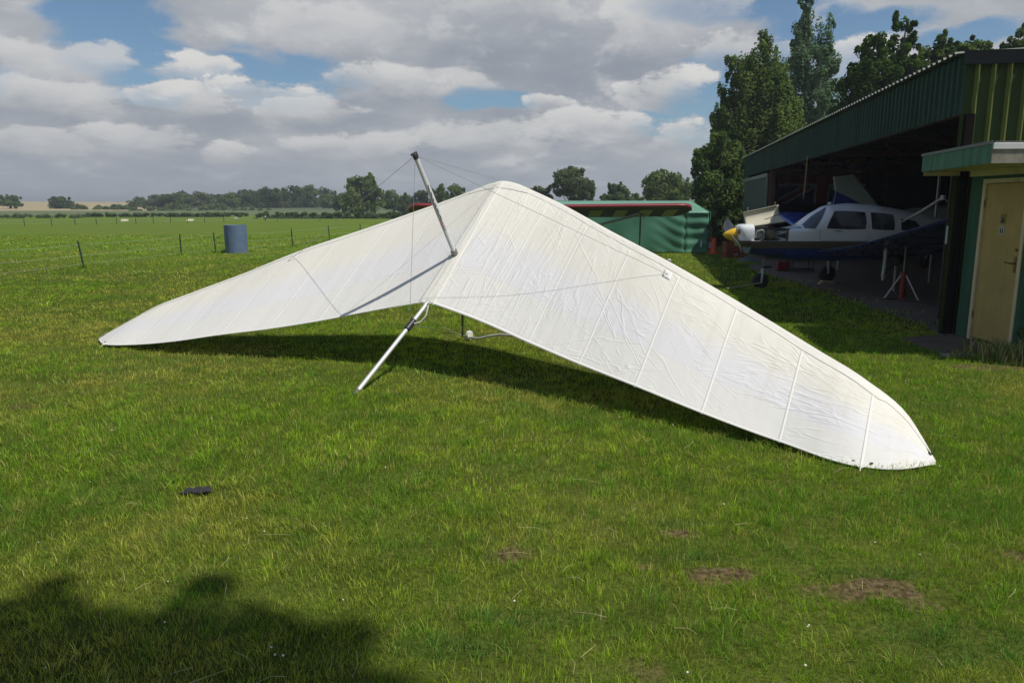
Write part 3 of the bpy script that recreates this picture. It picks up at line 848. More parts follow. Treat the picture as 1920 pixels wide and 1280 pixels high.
# ------------------------------------------------------------------ shed
def build_shed():
    A0 = Vector((5.915, 9.82, 0)); W = Vector((.035, -1, 0)).normalized(); IN = Vector((1, .035, 0)).normalized()
    def S(t, inw, z): return A0 + W * t + IN * inw + Vector((0, 0, z))
    sh = thing('shed', 'small green flat roofed shed with a tan door built against the hangar corner', 'shed', tuple(A0))
    gr = mat('shed_green_paint', (.036, .105, .066), .8, 0, .22, 2.5, spec=.2, bumpk=.3, dirt=(.028, .065, .045), streak=.3)
    tan = mat('tan_paint', (.41, .305, .112), .65, 0, .14, 3, spec=.25, dirt=(.33, .25, .10), streak=.08)
    cream = mat('cream_board', (.58, .50, .31), .7, 0, .15, 3, dirt=(.22, .17, .07))
    L, D = 2.2, 2.4
    d0, d1, dz = .30, 1.02, 1.99
    B = MB()
    B.slab([S(0, 0, 0), S(d0 - .05, 0, 0), S(d0 - .05, 0, 2.08), S(0, 0, 2.08)], IN * .1)
    B.slab([S(d1 + .05, 0, 0), S(L, 0, 0), S(L, 0, 2.08), S(d1 + .05, 0, 2.08)], IN * .1)
    B.slab([S(d0 - .05, 0, dz + .05), S(d1 + .05, 0, dz + .05), S(d1 + .05, 0, 2.08), S(d0 - .05, 0, 2.08)], IN * .1)
    B.slab([S(L - .1, .1, 0), S(L, .1, 0), S(L, .1, 2.08), S(L - .1, .1, 2.08)], IN * (D - .1))
    B.slab([S(0, .1, 0), S(.08, .1, 0), S(.08, .1, 2.08), S(0, .1, 2.08)], IN * (D - .1))
    B.build('wall', gr, sh)
    # frame and door
    fr = MB()
    fr.slab([S(d0 - .05, -.012, .02), S(d0, -.012, .02), S(d0, -.012, dz), S(d0 - .05, -.012, dz)], IN * .1)
    fr.slab([S(d1, -.012, .02), S(d1 + .05, -.012, .02), S(d1 + .05, -.012, dz), S(d1, -.012, dz)], IN * .1)
    fr.slab([S(d0 - .05, -.012, dz), S(d1 + .05, -.012, dz), S(d1 + .05, -.012, dz + .05), S(d0 - .05, -.012, dz + .05)], IN * .1)
    fr.build('door_frame', cream, sh)
    do = MB().slab([S(d0 + .006, .012, .05), S(d1 - .006, .012, .05), S(d1 - .006, .012, dz - .006), S(d0 + .006, .012, dz - .006)], IN * .04).build('door', tan, sh, bevel=.004)
    br = mat('aged_brass', (.16, .12, .06), .4, .7)
    hd = MB().slab([S(d1 - .085, .004, .93), S(d1 - .050, .004, .93), S(d1 - .050, .004, 1.12), S(d1 - .085, .004, 1.12)], IN * .01).build('lock_plate', br, do)
    MB().tube([S(d1 - .066, .004, 1.04), S(d1 - .066, -.05, 1.04), S(d1 - .17, -.05, 1.05)], .008, 8).build('handle', br, do, True)
    MB().lathe(S(d1 - .06, .004, 1.20), [(0, 0), (.018, 0), (.018, .012), (0, .012)], -IN, 14).build('latch', br, do)
    for z in (.3, 1.7):
        MB().tube([S(d0 + .003, -.004, z), S(d0 + .003, -.004, z + .09)], .008, 8).build('hinge', br, do)
    # two small door signs: a dark one with a triangle, a pale one with two figures
    blk = mat('sign_black', (.02, .02, .02), .6)
    c0 = (d0 + d1) / 2
    s1 = MB().slab([S(c0 - .045, .006, 1.50), S(c0 + .045, .006, 1.50), S(c0 + .045, .006, 1.62), S(c0 - .045, .006, 1.62)], IN * .006).build('sign', mat('sign_ochre', (.22, .16, .05), .6), do)
    MB().slab([S(c0 - .034, .003, 1.515), S(c0 + .034, .003, 1.515), S(c0, .003, 1.59)], IN * .003).build('triangle', blk, s1)
    s2 = MB().slab([S(c0 - .045, .006, 1.37), S(c0 + .045, .006, 1.37), S(c0 + .045, .006, 1.47), S(c0 - .045, .006, 1.47)], IN * .006).build('sign', mat('sign_pale', (.42, .42, .38), .6), do)
    B = MB()
    for k in (-.018, .018):
        B.slab([S(c0 + k - .010, .003, 1.385), S(c0 + k + .010, .003, 1.385), S(c0 + k + .006, .003, 1.44), S(c0 + k - .006, .003, 1.44)], IN * .003)
        B.slab([S(c0 + k - .005, .003, 1.444), S(c0 + k + .005, .003, 1.444), S(c0 + k + .005, .003, 1.456), S(c0 + k - .005, .003, 1.456)], IN * .003)
    B.build('figures', blk, s2)
    # frieze and eaves
    MB().slab([S(-.0, -.03, 2.08), S(L, -.03, 2.08), S(L, -.03, 2.20), S(0, -.03, 2.20)], IN * .16).build('frieze', cream, sh)
    ea, eb = Vector((5.38, 10.0, 0)), Vector((5.03, 8.02, 0))
    ra, rb = Vector((8.3, 9.75, 0)), Vector((8.1, 7.75, 0))
    zt = 2.345
    def up(v, z): return v + Vector((0, 0, z))
    sof = MB().slab([up(ea, 2.155), up(eb, 2.155), up(rb, 2.155), up(ra, 2.155)], (0, 0, .012)).build('soffit', cream, sh)
    rf = MB().slab([up(ea, zt), up(eb, zt), up(rb, zt - .02), up(ra, zt - .02)], (0, 0, .03)).build('roof', mat('roof_felt', (.09, .10, .09), .9, 0, .2, 5), sh, bevel=.005)
    fm_ = mat('fascia_green', (.085, .21, .14), .75, 0, .25, 2.5, spec=.2, bumpk=.25, dirt=(.05, .11, .075), streak=.4)
    dv = (eb - ea).normalized(); nn = Vector((dv.y, -dv.x, 0)); nn = nn if nn.x < 0 else -nn
    fa = MB().slab([up(ea, 2.15), up(eb, 2.15), up(eb, zt - .002), up(ea, zt - .002)], nn * .025).build('fascia', fm_, sh)
    MB().slab([up(ea - dv * .02 + nn * .026, zt), up(eb + dv * .02 + nn * .026, zt), up(eb + dv * .02 + nn * .026, zt + .034), up(ea - dv * .02 + nn * .026, zt + .034)], nn * .012).build('drip_edge', mat('lead_grey', (.13, .15, .15), .6), sh)
    # eave end boards: the far return is bare tan timber, the near one weathered with a white metal trim
    MB().slab([up(ea + nn * .0, 2.10), up(ea + Vector((.50, -.03, 0)), 2.10), up(ea + Vector((.50, -.03, 0)), 2.153), up(ea, 2.153)], Vector((.02, .03, 0))).build('end_board', cream, sh)
    en = (rb - eb).normalized(); eo = Vector((en.y, -en.x, 0)); eo = eo if eo.y < 0 else -eo
    MB().slab([up(eb + nn * .025, 2.15), up(rb, 2.15), up(rb, zt - .04), up(eb + nn * .025, zt - .04)], eo * .022).build('end_fascia', mat('peeling_board', (.26, .24, .19), .9, 0, .45, 6, dirt=(.10, .13, .09)), sh)
    MB().slab([up(eb + nn * .025 + eo * .023, zt - .055), up(rb + eo * .023, zt - .055), up(rb + eo * .023, zt + .01), up(eb + nn * .025 + eo * .023, zt + .01)], eo * .012).build('metal_trim', mat('white_trim', (.66, .66, .64), .4, .2, .05), sh, bevel=.004)
build_shed()

# ------------------------------------------------------------------ blue and white light aircraft in the hangar mouth
def build_plane():
    a = math.radians(-3)
    Hh = Vector((math.cos(a), math.sin(a), 0)); Pp = Vector((math.sin(a), -math.cos(a), 0))   # aft / towards the near wing
    O = Vector((4.41, 15.77, 0))
    def Q(x, y, z): return O + Hh * x + Pp * y + Vector((0, 0, z))
    pl = thing('light_aircraft', 'white and blue low wing light aircraft with yellow spinner and open engine hood', 'aircraft', tuple(O))
    def body_mat():
        m, b = newmat('aircraft_livery'); p = coord('Object'); x, y, z = sep(p)
        blue = (.022, .050, .24); white = (.72, .74, .75); gold = (.16, .13, .085); blk = (.015, .016, .02)
        c = mixc(smooth(z, 1.017, 1.019), blue, white)
        zz = (z - .86) * (1 / .158)
        st = X.m('FRACT', zz * 3.5 + .05)
        band = smooth(z, .860, .861) * (1.0 - smooth(z, 1.017, 1.018))
        stripe = mixc(smooth(st, .42, .46), blk, gold)
        c = mixc(band, c, stripe)
        n1 = noise(p, 3, 5, .6); c = mulc(c, mixc(n1, (.88, .88, .88), (1.1, 1.1, 1.1)))
        setin(b, 'Base Color', c); b.inputs['Roughness'].default_value = .3; b.inputs['Coat Weight'].default_value = .25
        return m
    LIV = body_mat()
    white = mat('aircraft_white', (.58, .60, .60), .3, 0, .06, 3, coat=.2)
    bright = mat('cowl_white', (.72, .72, .71), .3, 0, .05, 3, coat=.2)
    blue = mat('aircraft_blue', (.030, .070, .34), .28, 0, .08, 3, coat=.4)
    under = mat('underside_shade', (.035, .04, .055), .5, 0, .25, 3)
    glass, b = newmat('cabin_glass')
    gp_ = coord('Object'); setin(b, 'Base Color', mixc(smooth(noise(gp_, 2.2, 3, .5), .42, .6), (.028, .032, .034), (.12, .13, .135))); b.inputs['Roughness'].default_value = .08; b.inputs['Specular IOR Level'].default_value = .6
    screen = mat('windscreen_glass', (.075, .078, .10), .12, 0, .15, 3)  # paler lavender base stands in for the sky reflected in the windscreen
    dark = mat('engine_black', (.022, .021, .02), .55, .2, .3, 14)
    metal = mat('engine_alloy', (.25, .25, .24), .45, .7, .25, 10)
    rub = mat('tyre_rubber', (.020, .020, .021), .8, 0, .15, 12)
    # fuselage: stations (x, half width, bottom, side-top, roof)
    st = [(1.22, .50, .62, 1.22, 1.265), (1.5, .54, .60, 1.20, 1.33), (1.75, .555, .60, 1.24, 1.55), (2.05, .56, .60, 1.27, 1.735), (2.5, .56, .60, 1.27, 1.775), (3.0, .55, .61, 1.26, 1.745),
          (3.5, .50, .64, 1.24, 1.66), (4.0, .42, .70, 1.21, 1.55), (4.6, .33, .77, 1.18, 1.42), (5.5, .21, .87, 1.15, 1.29), (6.4, .10, .97, 1.13, 1.19), (6.9, .04, 1.03, 1.12, 1.15)]
    def sec(x):
        for i in range(len(st) - 1):
            if st[i][0] <= x <= st[i + 1][0]:
                t = (x - st[i][0]) / (st[i + 1][0] - st[i][0]); return [st[i][k] + (st[i + 1][k] - st[i][k]) * t for k in range(1, 5)]
        return list(st[-1][1:])
    def width_at(x, z):
        hw, zb, zs, zr = sec(x)
        if z < zs:
            k = (zs - z) / (zs - zb); return hw * max(0.0, 1 - k ** 3.2) ** (1 / 3.2) if k > 0 else hw
        k = (z - zs) / (zr - zs); return hw * max(0.0, 1 - min(1, k) ** 2.3) ** (1 / 2.3) * (1 - .10 * min(1, k))
    def ring(x):
        hw, zb, zs, zr = sec(x); zs_ = []
        n = 12
        zz = [zb + (zs - zb) * (1 - math.cos(PI / 2 * k / n)) for k in range(n)] + [zs + (zr - zs) * math.sin(PI / 2 * k / n) for k in range(n + 1)]
        L = [Q(x, width_at(x, z), z) for z in zz]; R = [Q(x, -width_at(x, z), z) for z in zz[::-1]]
        return L + R[1:-1]
    xs = [1.22 + .08 * i for i in range(int((6.9 - 1.22) / .08) + 1)]
    fu = MB().loft([ring(x) for x in xs]).build('fuselage', LIV, pl, True, angle=50)
    def side_panel(nm, pts, m, par, off=.006, n=10, side=1):
        """pts: quad-ish outline bottom-left, bottom-right, top-right, top-left in (x,z) with rounded corners"""
        (x0, z0), (x1, z1), (x2, z2), (x3, z3) = pts
        N = 14; P = []
        for i in range(N + 1):
            row = []; u = i / N
            for j in range(N + 1):
                v = j / N
                # squircle the lattice so corners are rounded
                U, V_ = 2 * u - 1, 2 * v - 1
                k = .17
                uu = U * math.sqrt(1 - k * V_ * V_ / 2); vv = V_ * math.sqrt(1 - k * U * U / 2)
                uu = (uu + 1) / 2; vv = (vv + 1) / 2
                x = (x0 * (1 - uu) + x1 * uu) * (1 - vv) + (x3 * (1 - uu) + x2 * uu) * vv
                z = (z0 * (1 - uu) + z1 * uu) * (1 - vv) + (z3 * (1 - uu) + z2 * uu) * vv
                row.append(Q(x, side * (width_at(x, z) + off), z))
            P.append(row)
        return MB().grid(P).build(nm, m, par, True)
    for sd in (1, -1):
        for w in (((1.90, 1.27), (2.70, 1.255), (2.71, 1.605), (2.10, 1.63)), ((2.80, 1.255), (3.27, 1.24), (3.27, 1.555), (2.80, 1.60)), ((3.40, 1.235), (3.86, 1.25), (3.70, 1.43), (3.40, 1.47))):
            side_panel('side_window', w, glass, fu, side=sd)
        # windscreen half: from the scuttle back to the slanting door pillar
        P = []
        for i in range(25):
            u = i / 24; row = []
            x = 1.25 + (2.01 - 1.25) * u
            zr = sec(x)[3] - .014
            zl = 1.292 - .028 * (x - 1.25) / .45 if x < 1.70 else 1.264 + (x - 1.70) / .33 * .46
            zl = min(zl, zr - .004)
            for j in range(15):
                z = zl + (zr - zl) * j / 14
                row.append(Q(x, sd * max(.02, width_at(x, z) + .007), z + .003))
            P.append(row)
        MB().grid(P).build('windscreen', screen, fu, True)
    # door outline and pillar trim
    B = MB()
    for (p, q) in (((1.80, 1.05), (1.80, 1.26)), ((2.755, 1.05), (2.755, 1.60)), ((1.80, 1.035), (2.755, 1.035))):
        B.tube([Q(p[0], width_at(*p) + .002, p[1]), Q((p[0] + q[0]) / 2, width_at((p[0] + q[0]) / 2, (p[1] + q[1]) / 2) + .002, (p[1] + q[1]) / 2), Q(q[0], width_at(*q) + .002, q[1])], .004, 5)
    B.build('door_seam', mat('seam_grey', (.20, .21, .22), .6), fu)
    MB().box(Q(2.15, width_at(2.15, 1.225) + .012, 1.225), (.12, .02, .018)).build('door_handle', metal, fu, bevel=.004)
    # cabin post, roof fitting, aerial
    MB().tube([Q(2.15, 0, 1.755), Q(2.15, 0, 1.80)], [.05, .025], 10).build('roof_vent', white, fu, True)
    # lower cowl (blue, striped) and nose bowl
    lc = []
    for i in range(9):
        x = .50 + (1.22 - .50) * i / 8; k = (x - .5) / .72
        hw = .40 + .10 * k; zb = .74 - .12 * k; zt = 1.02
        lc.append([Q(x, hw * math.cos(t) * (1 if abs(math.cos(t)) < 2 else 1), zt - (zt - zb) * math.sin(t) ** .8) for t in [PI * j / 18 for j in range(19)]])
    MB().loft(lc).build('lower_cowl', LIV, pl, True, angle=50)
    nb = []
    for x, hw, zb, zt in ((.275, .17, .98, 1.28), (.29, .26, .93, 1.315), (.34, .31, .90, 1.34), (.42, .345, .885, 1.352), (.56, .365, .875, 1.355)):
        nb.append([Q(x, hw * math.copysign(abs(math.cos(t)) ** .55, math.cos(t)), (zb + zt) / 2 + (zt - zb) / 2 * math.copysign(abs(math.sin(t)) ** .55, math.sin(t))) for t in [2 * PI * j / 32 for j in range(32)]])
    nbo = MB().loft(nb).build('nose_bowl', LIV, pl, True, angle=50)
    for sd in (1, -1):
        MB().lathe(Q(.285, sd * .22, 1.20), [(0, 0), (.055, 0), (.06, .012), (0, .012)], -Hh, 20).build('air_intake', dark, nbo, True)
    MB().lathe(Q(.32, .31, 1.17), [(0, 0), (.042, 0), (.042, .02), (0, .02)], Pp, 16).build('side_duct', mat('duct_grey', (.28, .28, .28), .6), nbo, True)
    # spinner and propeller
    prof = [(0.001, 0), (.035, .02), (.07, .07), (.105, .14), (.128, .20), (.138, .255), (.138, .27)]
    spn = MB().lathe(Q(0, 0, 1.13), prof, Hh, 32).build('spinner', mat('spinner_yellow', (.72, .44, .012), .35, 0, .05, 4, coat=.3), pl, True, angle=60)
    pr = mat('propeller_grey', (.11, .115, .12), .4, .3, .1, 8)
    ang = math.radians(161)
    for sgn in (1, -1):
        e = Pp * (math.cos(ang) * sgn) + Vector((0, 0, math.sin(ang) * sgn)); t_ = Hh.cross(e)
        rr = []
        for i in range(14):
            f = i / 13; L = .06 + .74 * f; ch = (.055 + .055 * math.sin(min(1, f * 1.6) * PI * .6)) * (1 if f < .9 else math.sqrt(max(.02, 1 - ((f - .9) / .1) ** 2)))
            tw = math.radians(62 - 42 * f); d1 = (t_ * math.cos(tw) + Hh * math.sin(tw)); d2 = d1.cross(e)
            c0 = Q(.20, 0, 1.13) + e * L
            rr.append([c0 + d1 * (ch * math.cos(k)) + d2 * (ch * .13 * math.sin(k)) for k in [2 * PI * j / 14 for j in range(14)]])
        MB().loft(rr).build('propeller_blade', pr, pl, True)
    # hood lifted on its top hinge
    P = []; R2 = []
    bl = at(1399.5, 425.7, 15.60); br = at(1475, 415.5, 15.48); tl = at(1393, 397.5, 15.86); tr = at(1461, 384, 15.78)
    for i in range(17):
        u = i / 16; row = []
        for j in range(13):
            v = j / 12
            p = bl.lerp(br, u).lerp(tl.lerp(tr, u), v)
            bow = math.sin(PI * v)
            p = p + Vector((0.03 * (1 - u) * bow - .035 * u * bow, .10 * bow, -.02 * bow))
            row.append(p)
        P.append(row)
    hood = MB().grid(P).build('engine_hood', mat('hood_cream', (.50, .47, .36), .55, 0, .12, 4, dirt=(.22, .20, .14)), pl, True, solid=.012)
    MB().tube([tl + Vector((.02, -.012, -.012)), tl.lerp(tr, .5) + Vector((0, -.014, -.014)), tr + Vector((-.05, -.012, -.012))], .016, 8).build('hood_lip', mat('lip_tan', (.23, .21, .15), .6), hood, True)
    for f in (.12, .88):
        q = tl.lerp(tr, f); MB().tube([q, q + Vector((0, -.02, .07))], [.014, .018], 8).build('hood_latch', metal, hood, True)
    MB().tube([bl.lerp(br, .45) + Vector((0, .02, .1)), bl.lerp(br, .8) + Vector((0, .0, .17)), bl.lerp(br, .95) + Vector((0, -.04, .2))], .008, 6).build('hood_stay', dark, hood)
    # engine in the open bay
    en = MB().box(Q(.86, 0, 1.13), (.52, .34, .22)).build('engine', dark, pl, bevel=.02)
    for x in (.70, .92):
        for sd in (1, -1):
            B = MB()
            B.lathe(Q(x, sd * .14, 1.15), [(0, 0), (.085, 0), (.085, .13), (.07, .15), (.07, .20), (0, .21)], Pp * sd, 18)
            for k in range(7): B.lathe(Q(x, sd * (.15 + .018 * k), 1.15), [(.086, 0), (.10, 0), (.10, .006), (.086, .006)], Pp * sd, 18)
            B.build('cylinder', metal if x < .8 else mat('engine_tan', (.16, .14, .09), .6), en, True)
    MB().tube([Q(.60, .30, 1.08), Q(.62, .34, 1.20), Q(.70, .35, 1.24), Q(.76, .34, 1.20), Q(.76, .33, 1.08), Q(.68, .32, 1.03)], .022, 10).build('exhaust_pipe', mat('pipe_pale', (.30, .30, .29), .4, .6), en, True)
    MB().tube([Q(.56, .2, 1.28), Q(.8, .25, 1.29), Q(1.2, .3, 1.25)], .018, 8).build('hose', dark, en, True)
    MB().tube([Q(.80, .30, 1.02), Q(.95, .34, 1.06), Q(1.05, .30, 1.02)], .015, 8).build('hose', dark, en, True)
    MB().box(Q(1.03, .12, 1.10), (.10, .22, .14)).build('magneto', mat('engine_tan', (.16, .14, .09), .6), en, bevel=.01)
    MB().box(Q(1.205, 0, 1.10), (.02, .88, .34)).build('firewall', mat('firewall_grey', (.08, .08, .08), .6), pl)
    tubes = [((1.20, .36, 1.20), (.97, .22, 1.19)), ((1.20, .36, 1.20), (.99, .24, 1.12)), ((1.20, .37, 1.045), (1.0, .24, 1.10)), ((1.20, .37, 1.04), (1.02, .26, 1.03)), ((1.20, -.36, 1.20), (.98, -.22, 1.12)), ((1.20, -.37, 1.04), (1.0, -.24, 1.10))]
    for p, q in tubes: MB().tube([Q(*p), Q(*q)], .011, 8).build('mount_tube', mat('mount_pale', (.42, .43, .42), .4, .3), en, True)
    # wings: near and far, with root glove
    def wing(sd):
        rings = []
        for y, xl, xt, z, th in ((.30, 1.72, 3.95, .77, .13), (.56, 1.80, 3.93, .80, .13), (.85, 2.08, 3.92, .86, .125), (1.15, 2.30, 3.90, .935, .12), (2.2, 2.30, 3.90, 1.12, .12), (3.4, 2.30, 3.90, 1.33, .12), (4.25, 2.30, 3.90, 1.475, .115), (4.45, 2.36, 3.86, 1.515, .085), (4.56, 2.55, 3.70, 1.53, .03)):
            r_ = []
            for k in range(28):
                t = 2 * PI * k / 28; xx = (1 - math.cos(t)) / 2; ch = xt - xl
                yt = th * 1.05 * ch / 1.6 * (1.4845 * math.sqrt(xx) - .63 * xx - 1.758 * xx**2 + 1.4215 * xx**3 - .5075 * xx**4) * 5 * .2 * 1.0
                r_.append(Q(xl + xx * ch, sd * y, z + .02 - .035 * xx + (yt if t < PI else -yt * .75)))
            rings.append(r_)
        w = MB().loft(rings).build('wing', blue, pl, True, angle=60)
        w.data.materials.append(under)      # downward faces coloured dark for the shade under the wing
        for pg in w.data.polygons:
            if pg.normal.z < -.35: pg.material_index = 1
        # lower skin panel seams and flap tracks
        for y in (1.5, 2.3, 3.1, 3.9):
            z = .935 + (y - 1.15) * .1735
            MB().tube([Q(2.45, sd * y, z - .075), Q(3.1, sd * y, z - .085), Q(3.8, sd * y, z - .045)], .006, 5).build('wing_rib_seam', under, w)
        MB().lathe(Q(2.42, sd * 4.52, 1.53), [(0, 0), (.03, 0), (.02, .05), (0, .06)], Pp * sd, 12).build('tip_lamp', mat('lamp_red', (.3, .03, .02), .3), w, True)
        return w
    wing(1); wing(-1)
    # tail
    B = MB(); B.slab([Q(5.6, -.02, 1.28), Q(6.85, -.02, 1.15), Q(7.05, -.02, 2.15), Q(6.55, -.02, 2.18)], Pp * .04); B.build('fin', white, pl, bevel=.012)
    B = MB(); B.slab([Q(6.25, -1.5, 1.10), Q(6.95, -1.5, 1.10), Q(6.95, 1.5, 1.10), Q(6.25, 1.5, 1.10)], (0, 0, .05)); B.build('tailplane', white, pl, bevel=.015)
    # nose gear
    ngx = .85
    ng = MB().tube([Q(ngx + .04, .0, .62), Q(ngx + .02, .0, .40)], .022, 10).build('nose_gear_leg', mat('gear_grey', (.33, .36, .37), .45, .2), pl, True)
    gear = mat('gear_grey', (.33, .36, .37), .45, .2)
    for k in (.075, -.075):
        MB().tube([Q(ngx + .02, k * .5, .42), Q(ngx, k, .33), Q(ngx - .02, k * 1.1, .15)], [.028, .03, .022], 8).build('fork', gear, ng, True)
    MB().box(Q(ngx + .10, 0, .46), (.20, .05, .04)).build('steering_arm', dark, ng, bevel=.008)
    MB().tube([Q(ngx + .02, .02, .47), Q(ngx + .0, .04, .60)], .012, 8).build('shock_rod', mat('pipe_pale', (.30, .30, .29), .4, .6), ng, True)
    def wheel(c, r, w, par, axis=Pp):
        t = MB().lathe(c - axis * (w / 2), [(r * .52, 0), (r * .8, -.004), (r * .95, w * .16), (r, w * .36), (r, w * .64), (r * .95, w * .84), (r * .8, w + .004), (r * .52, w)], axis, 32).build('tyre', rub, par, True)
        MB().lathe(c - axis * (w / 2 - .012), [(0, 0), (r * .2, -.004), (r * .25, .01), (r * .5, 0), (r * .53, w * .4), (r * .5, w - .024), (0, w - .024)], axis, 24).build('wheel_rim', mat('rim_grey', (.22, .23, .23), .45, .5), par, True)
    wheel(Q(ngx - .02, 0, .165), .165, .12, ng)
    # main gear; the near wheel is off and the strut hangs free
    mg = MB().tube([Q(2.75, 1.42, .93), Q(2.74, 1.43, .70), Q(2.74, 1.43, .50)], [.045, .038, .028], 10).build('main_gear_leg', gear, pl, True)
    MB().tube([Q(2.74, 1.43, .66), Q(2.72, 1.44, .44), Q(2.72, 1.44, .32)], [.035, .032, .02], 10).build('axle_cover', mat('pale_green_paint', (.40, .47, .42), .5), mg, True)
    MB().tube([Q(2.72, 1.38, .42), Q(2.72, 1.56, .42)], .02, 10).build('axle', metal, mg, True)
    MB().tube([Q(2.80, 1.43, .78), Q(2.90, 1.45, .66), Q(2.79, 1.44, .52)], .014, 8).build('torque_link', dark, mg, True)
    MB().lathe(Q(2.95, 1.42, .80), [(0, 0), (.10, 0), (.14, -.03), (.12, -.16), (0, -.2)], n=18).build('brake_shroud', dark, mg, True)
    mf = MB().tube([Q(2.75, -1.42, .93), Q(2.74, -1.43, .55), Q(2.74, -1.43, .2)], [.045, .036, .028], 10).build('main_gear_leg', gear, pl, True)
    wheel(Q(2.74, -1.52, .19), .19, .15, mf)
    return O, Q
PLO, PQ = build_plane()

# ------------------------------------------------------------------ things in and before the hangar
def build_hangar_things():
    red = mat('jack_red', (.26, .030, .022), .5, 0, .15, 8); wh = mat('jack_white', (.55, .56, .55), .45, 0, .1, 8); steel = mat('jack_steel', (.20, .20, .20), .4, .7)
    def jack(base, label, top=.92):
        j = thing('tripod_jack', label, 'jack', tuple(base))
        B = Vector(base)
        MB().tube([B + Vector((0, 0, .02)), B + Vector((0, 0, .50))], .05, 14).build('cylinder', red, j, True)
        MB().tube([B + Vector((0, 0, .48)), B + Vector((0, 0, .52))], .065, 14).build('collar', red, j, True)
        MB().tube([B + Vector((0, 0, .5)), B + Vector((0, 0, top - .04)), B + Vector((0, 0, top))], [.02, .02, .03], 12).build('ram', steel, j, True)
        for k in range(3):
            an = math.radians(200 + 120 * k - 20); d = Vector((math.cos(an), math.sin(an), 0))
            MB().tube([B + d * .05 + Vector((0, 0, .46)), B + d * .33 + Vector((0, 0, .02))], .014, 10).build('leg', wh, j, True)
            MB().beam(B + d * .05 + Vector((0, 0, .025)), B + d * .38 + Vector((0, 0, .025)), .03, .02).build('brace', mat('jack_base', (.05, .05, .05), .6), j)
        MB().tube([B + Vector((.0, 0, .12)), B + Vector((-.18, -.1, .14))], .010, 8).build('pump_handle', steel, j, True)
    jp = ground(1690, 563); jack(Vector((jp.x, jp.y, .004)), 'red aircraft jack on three splayed white legs under the near wing', .99)
    # tow bar on the nose wheel
    a = PQ(.83, .10, .14); e = ground(1362, 541, .03)
    t = thing('tow_bar', 'thin pale yellow tow bar hooked to the aircraft nose wheel', 'tow bar', (a.x, a.y, 0))
    pb = mat('tow_bar_paint', (.38, .34, .16), .5, 0, .15, 6)
    MB().tube([a, a.lerp(e, .5), e], .014, 8).build('bar', pb, t, True)
    MB().tube([e + Vector((.05, .10, 0)), e + Vector((-.03, -.12, 0))], .015, 8).build('handle', mat('engine_black', (.022, .021, .02)), t, True)
    MB().tube([a + Vector((0, -.03, 0)), a + Vector((.03, .14, 0))], .012, 8).build('hook', pb, t, True)
    # wheel chock, wooden
    c = ground(1549, 533)
    m = MB().slab([(c.x - .18, c.y - .06, .005), (c.x + .18, c.y - .06, .005), (c.x + .18, c.y - .06, .07), (c.x - .10, c.y - .06, .09)], (0, .12, 0)).build('wheel_chock', mat('chock_wood', (.36, .30, .21), .8, 0, .15, 10), bevel=.006)
    tag(m, 'pale wooden chock lying in front of the far main wheel', 'chock')
    # red fuel can and tool rack behind the nose wheel
    p = ground(1467, 508)
    k = thing('fuel_can', 'squat red fuel can on the hangar floor under the aircraft nose', 'fuel can', (p.x, p.y, .005))
    rd = mat('can_red', (.20, .018, .020), .45, 0, .12, 8)
    MB().box((p.x, p.y, .13), (.34, .20, .24)).build('can', rd, k, bevel=.03)
    MB().tube([(p.x - .08, p.y, .25), (p.x - .08, p.y, .31), (p.x + .08, p.y, .31), (p.x + .08, p.y, .25)], .014, 8).build('handle', rd, k, True)
    MB().tube([(p.x - .12, p.y, .25), (p.x - .14, p.y, .29)], .03, 12).build('cap', mat('engine_black', (.022, .021, .02)), k, True)
    p = ground(1500, 509)
    k = thing('tool_trolley', 'low dark trolley with shelf standing right of the red fuel can', 'trolley', (p.x, p.y, .005))
    dk = mat('trolley_steel', (.045, .045, .05), .5, .4, .2, 6)
    MB().box((p.x, p.y, .07), (.62, .36, .04)).build('shelf', dk, k, bevel=.006)
    MB().box((p.x, p.y, .30), (.62, .36, .03)).build('shelf', dk, k, bevel=.006)
    for sx in (-.28, .28):
        for sy in (-.15, .15):
            MB().tube([(p.x + sx, p.y + sy, .01), (p.x + sx, p.y + sy, .31)], .014, 8).build('leg', dk, k, True)
    # red plastic stacking crates at the nose
    cr = mat('crate_red', (.27, .060, .038), .55, 0, .15, 8)
    def crate(c, sz, label, rot):
        t = thing('crate', label, 'crate', tuple(c), 'red plastic crates under the propeller')
        R = Matrix.Rotation(rot, 3, 'Z'); w, d, h = sz; B = MB()
        for sx in (-1, 1):
            for i in range(4):
                z = .02 + (h - .04) * i / 3
                B.box(Vector(c) + R @ Vector((0, sx * d / 2, z)), (w, .014, .045), R); B.box(Vector(c) + R @ Vector((sx * w / 2, 0, z)), (.014, d - .03, .045), R)
            for i in range(6):
                B.box(Vector(c) + R @ Vector((-w / 2 + .02 + (w - .04) * i / 5, sx * d / 2, h / 2)), (.03, .018, h - .02), R)
            for i in range(4):
                B.box(Vector(c) + R @ Vector((sx * w / 2, -d / 2 + .03 + (d - .06) * i / 3, h / 2)), (.018, .03, h - .02), R)
        B.build('basket', cr, t); MB().box(Vector(c) + Vector((0, 0, .012)), (w - .02, d - .02, .016), R).build('base', cr, t)
        MB().box(Vector(c) + R @ Vector((0, -d / 2 - .012, h * .62)), (.14, .008, .05), R).build('label_plate', mat('crate_pale', (.45, .36, .30), .6), t)
    c = ground(1374, 487)
    crate(Vector((c.x, c.y, 0)), (.62, .42, .30), 'lower red plastic crate on the grass below the propeller', .1)
    crate(Vector((c.x + .01, c.y, .31)), (.62, .42, .28), 'upper red plastic crate stacked behind the yellow spinner', .06)
    # grey sack / cover heaped on the grass
    c = ground(1402, 493); B = MB(); P = []
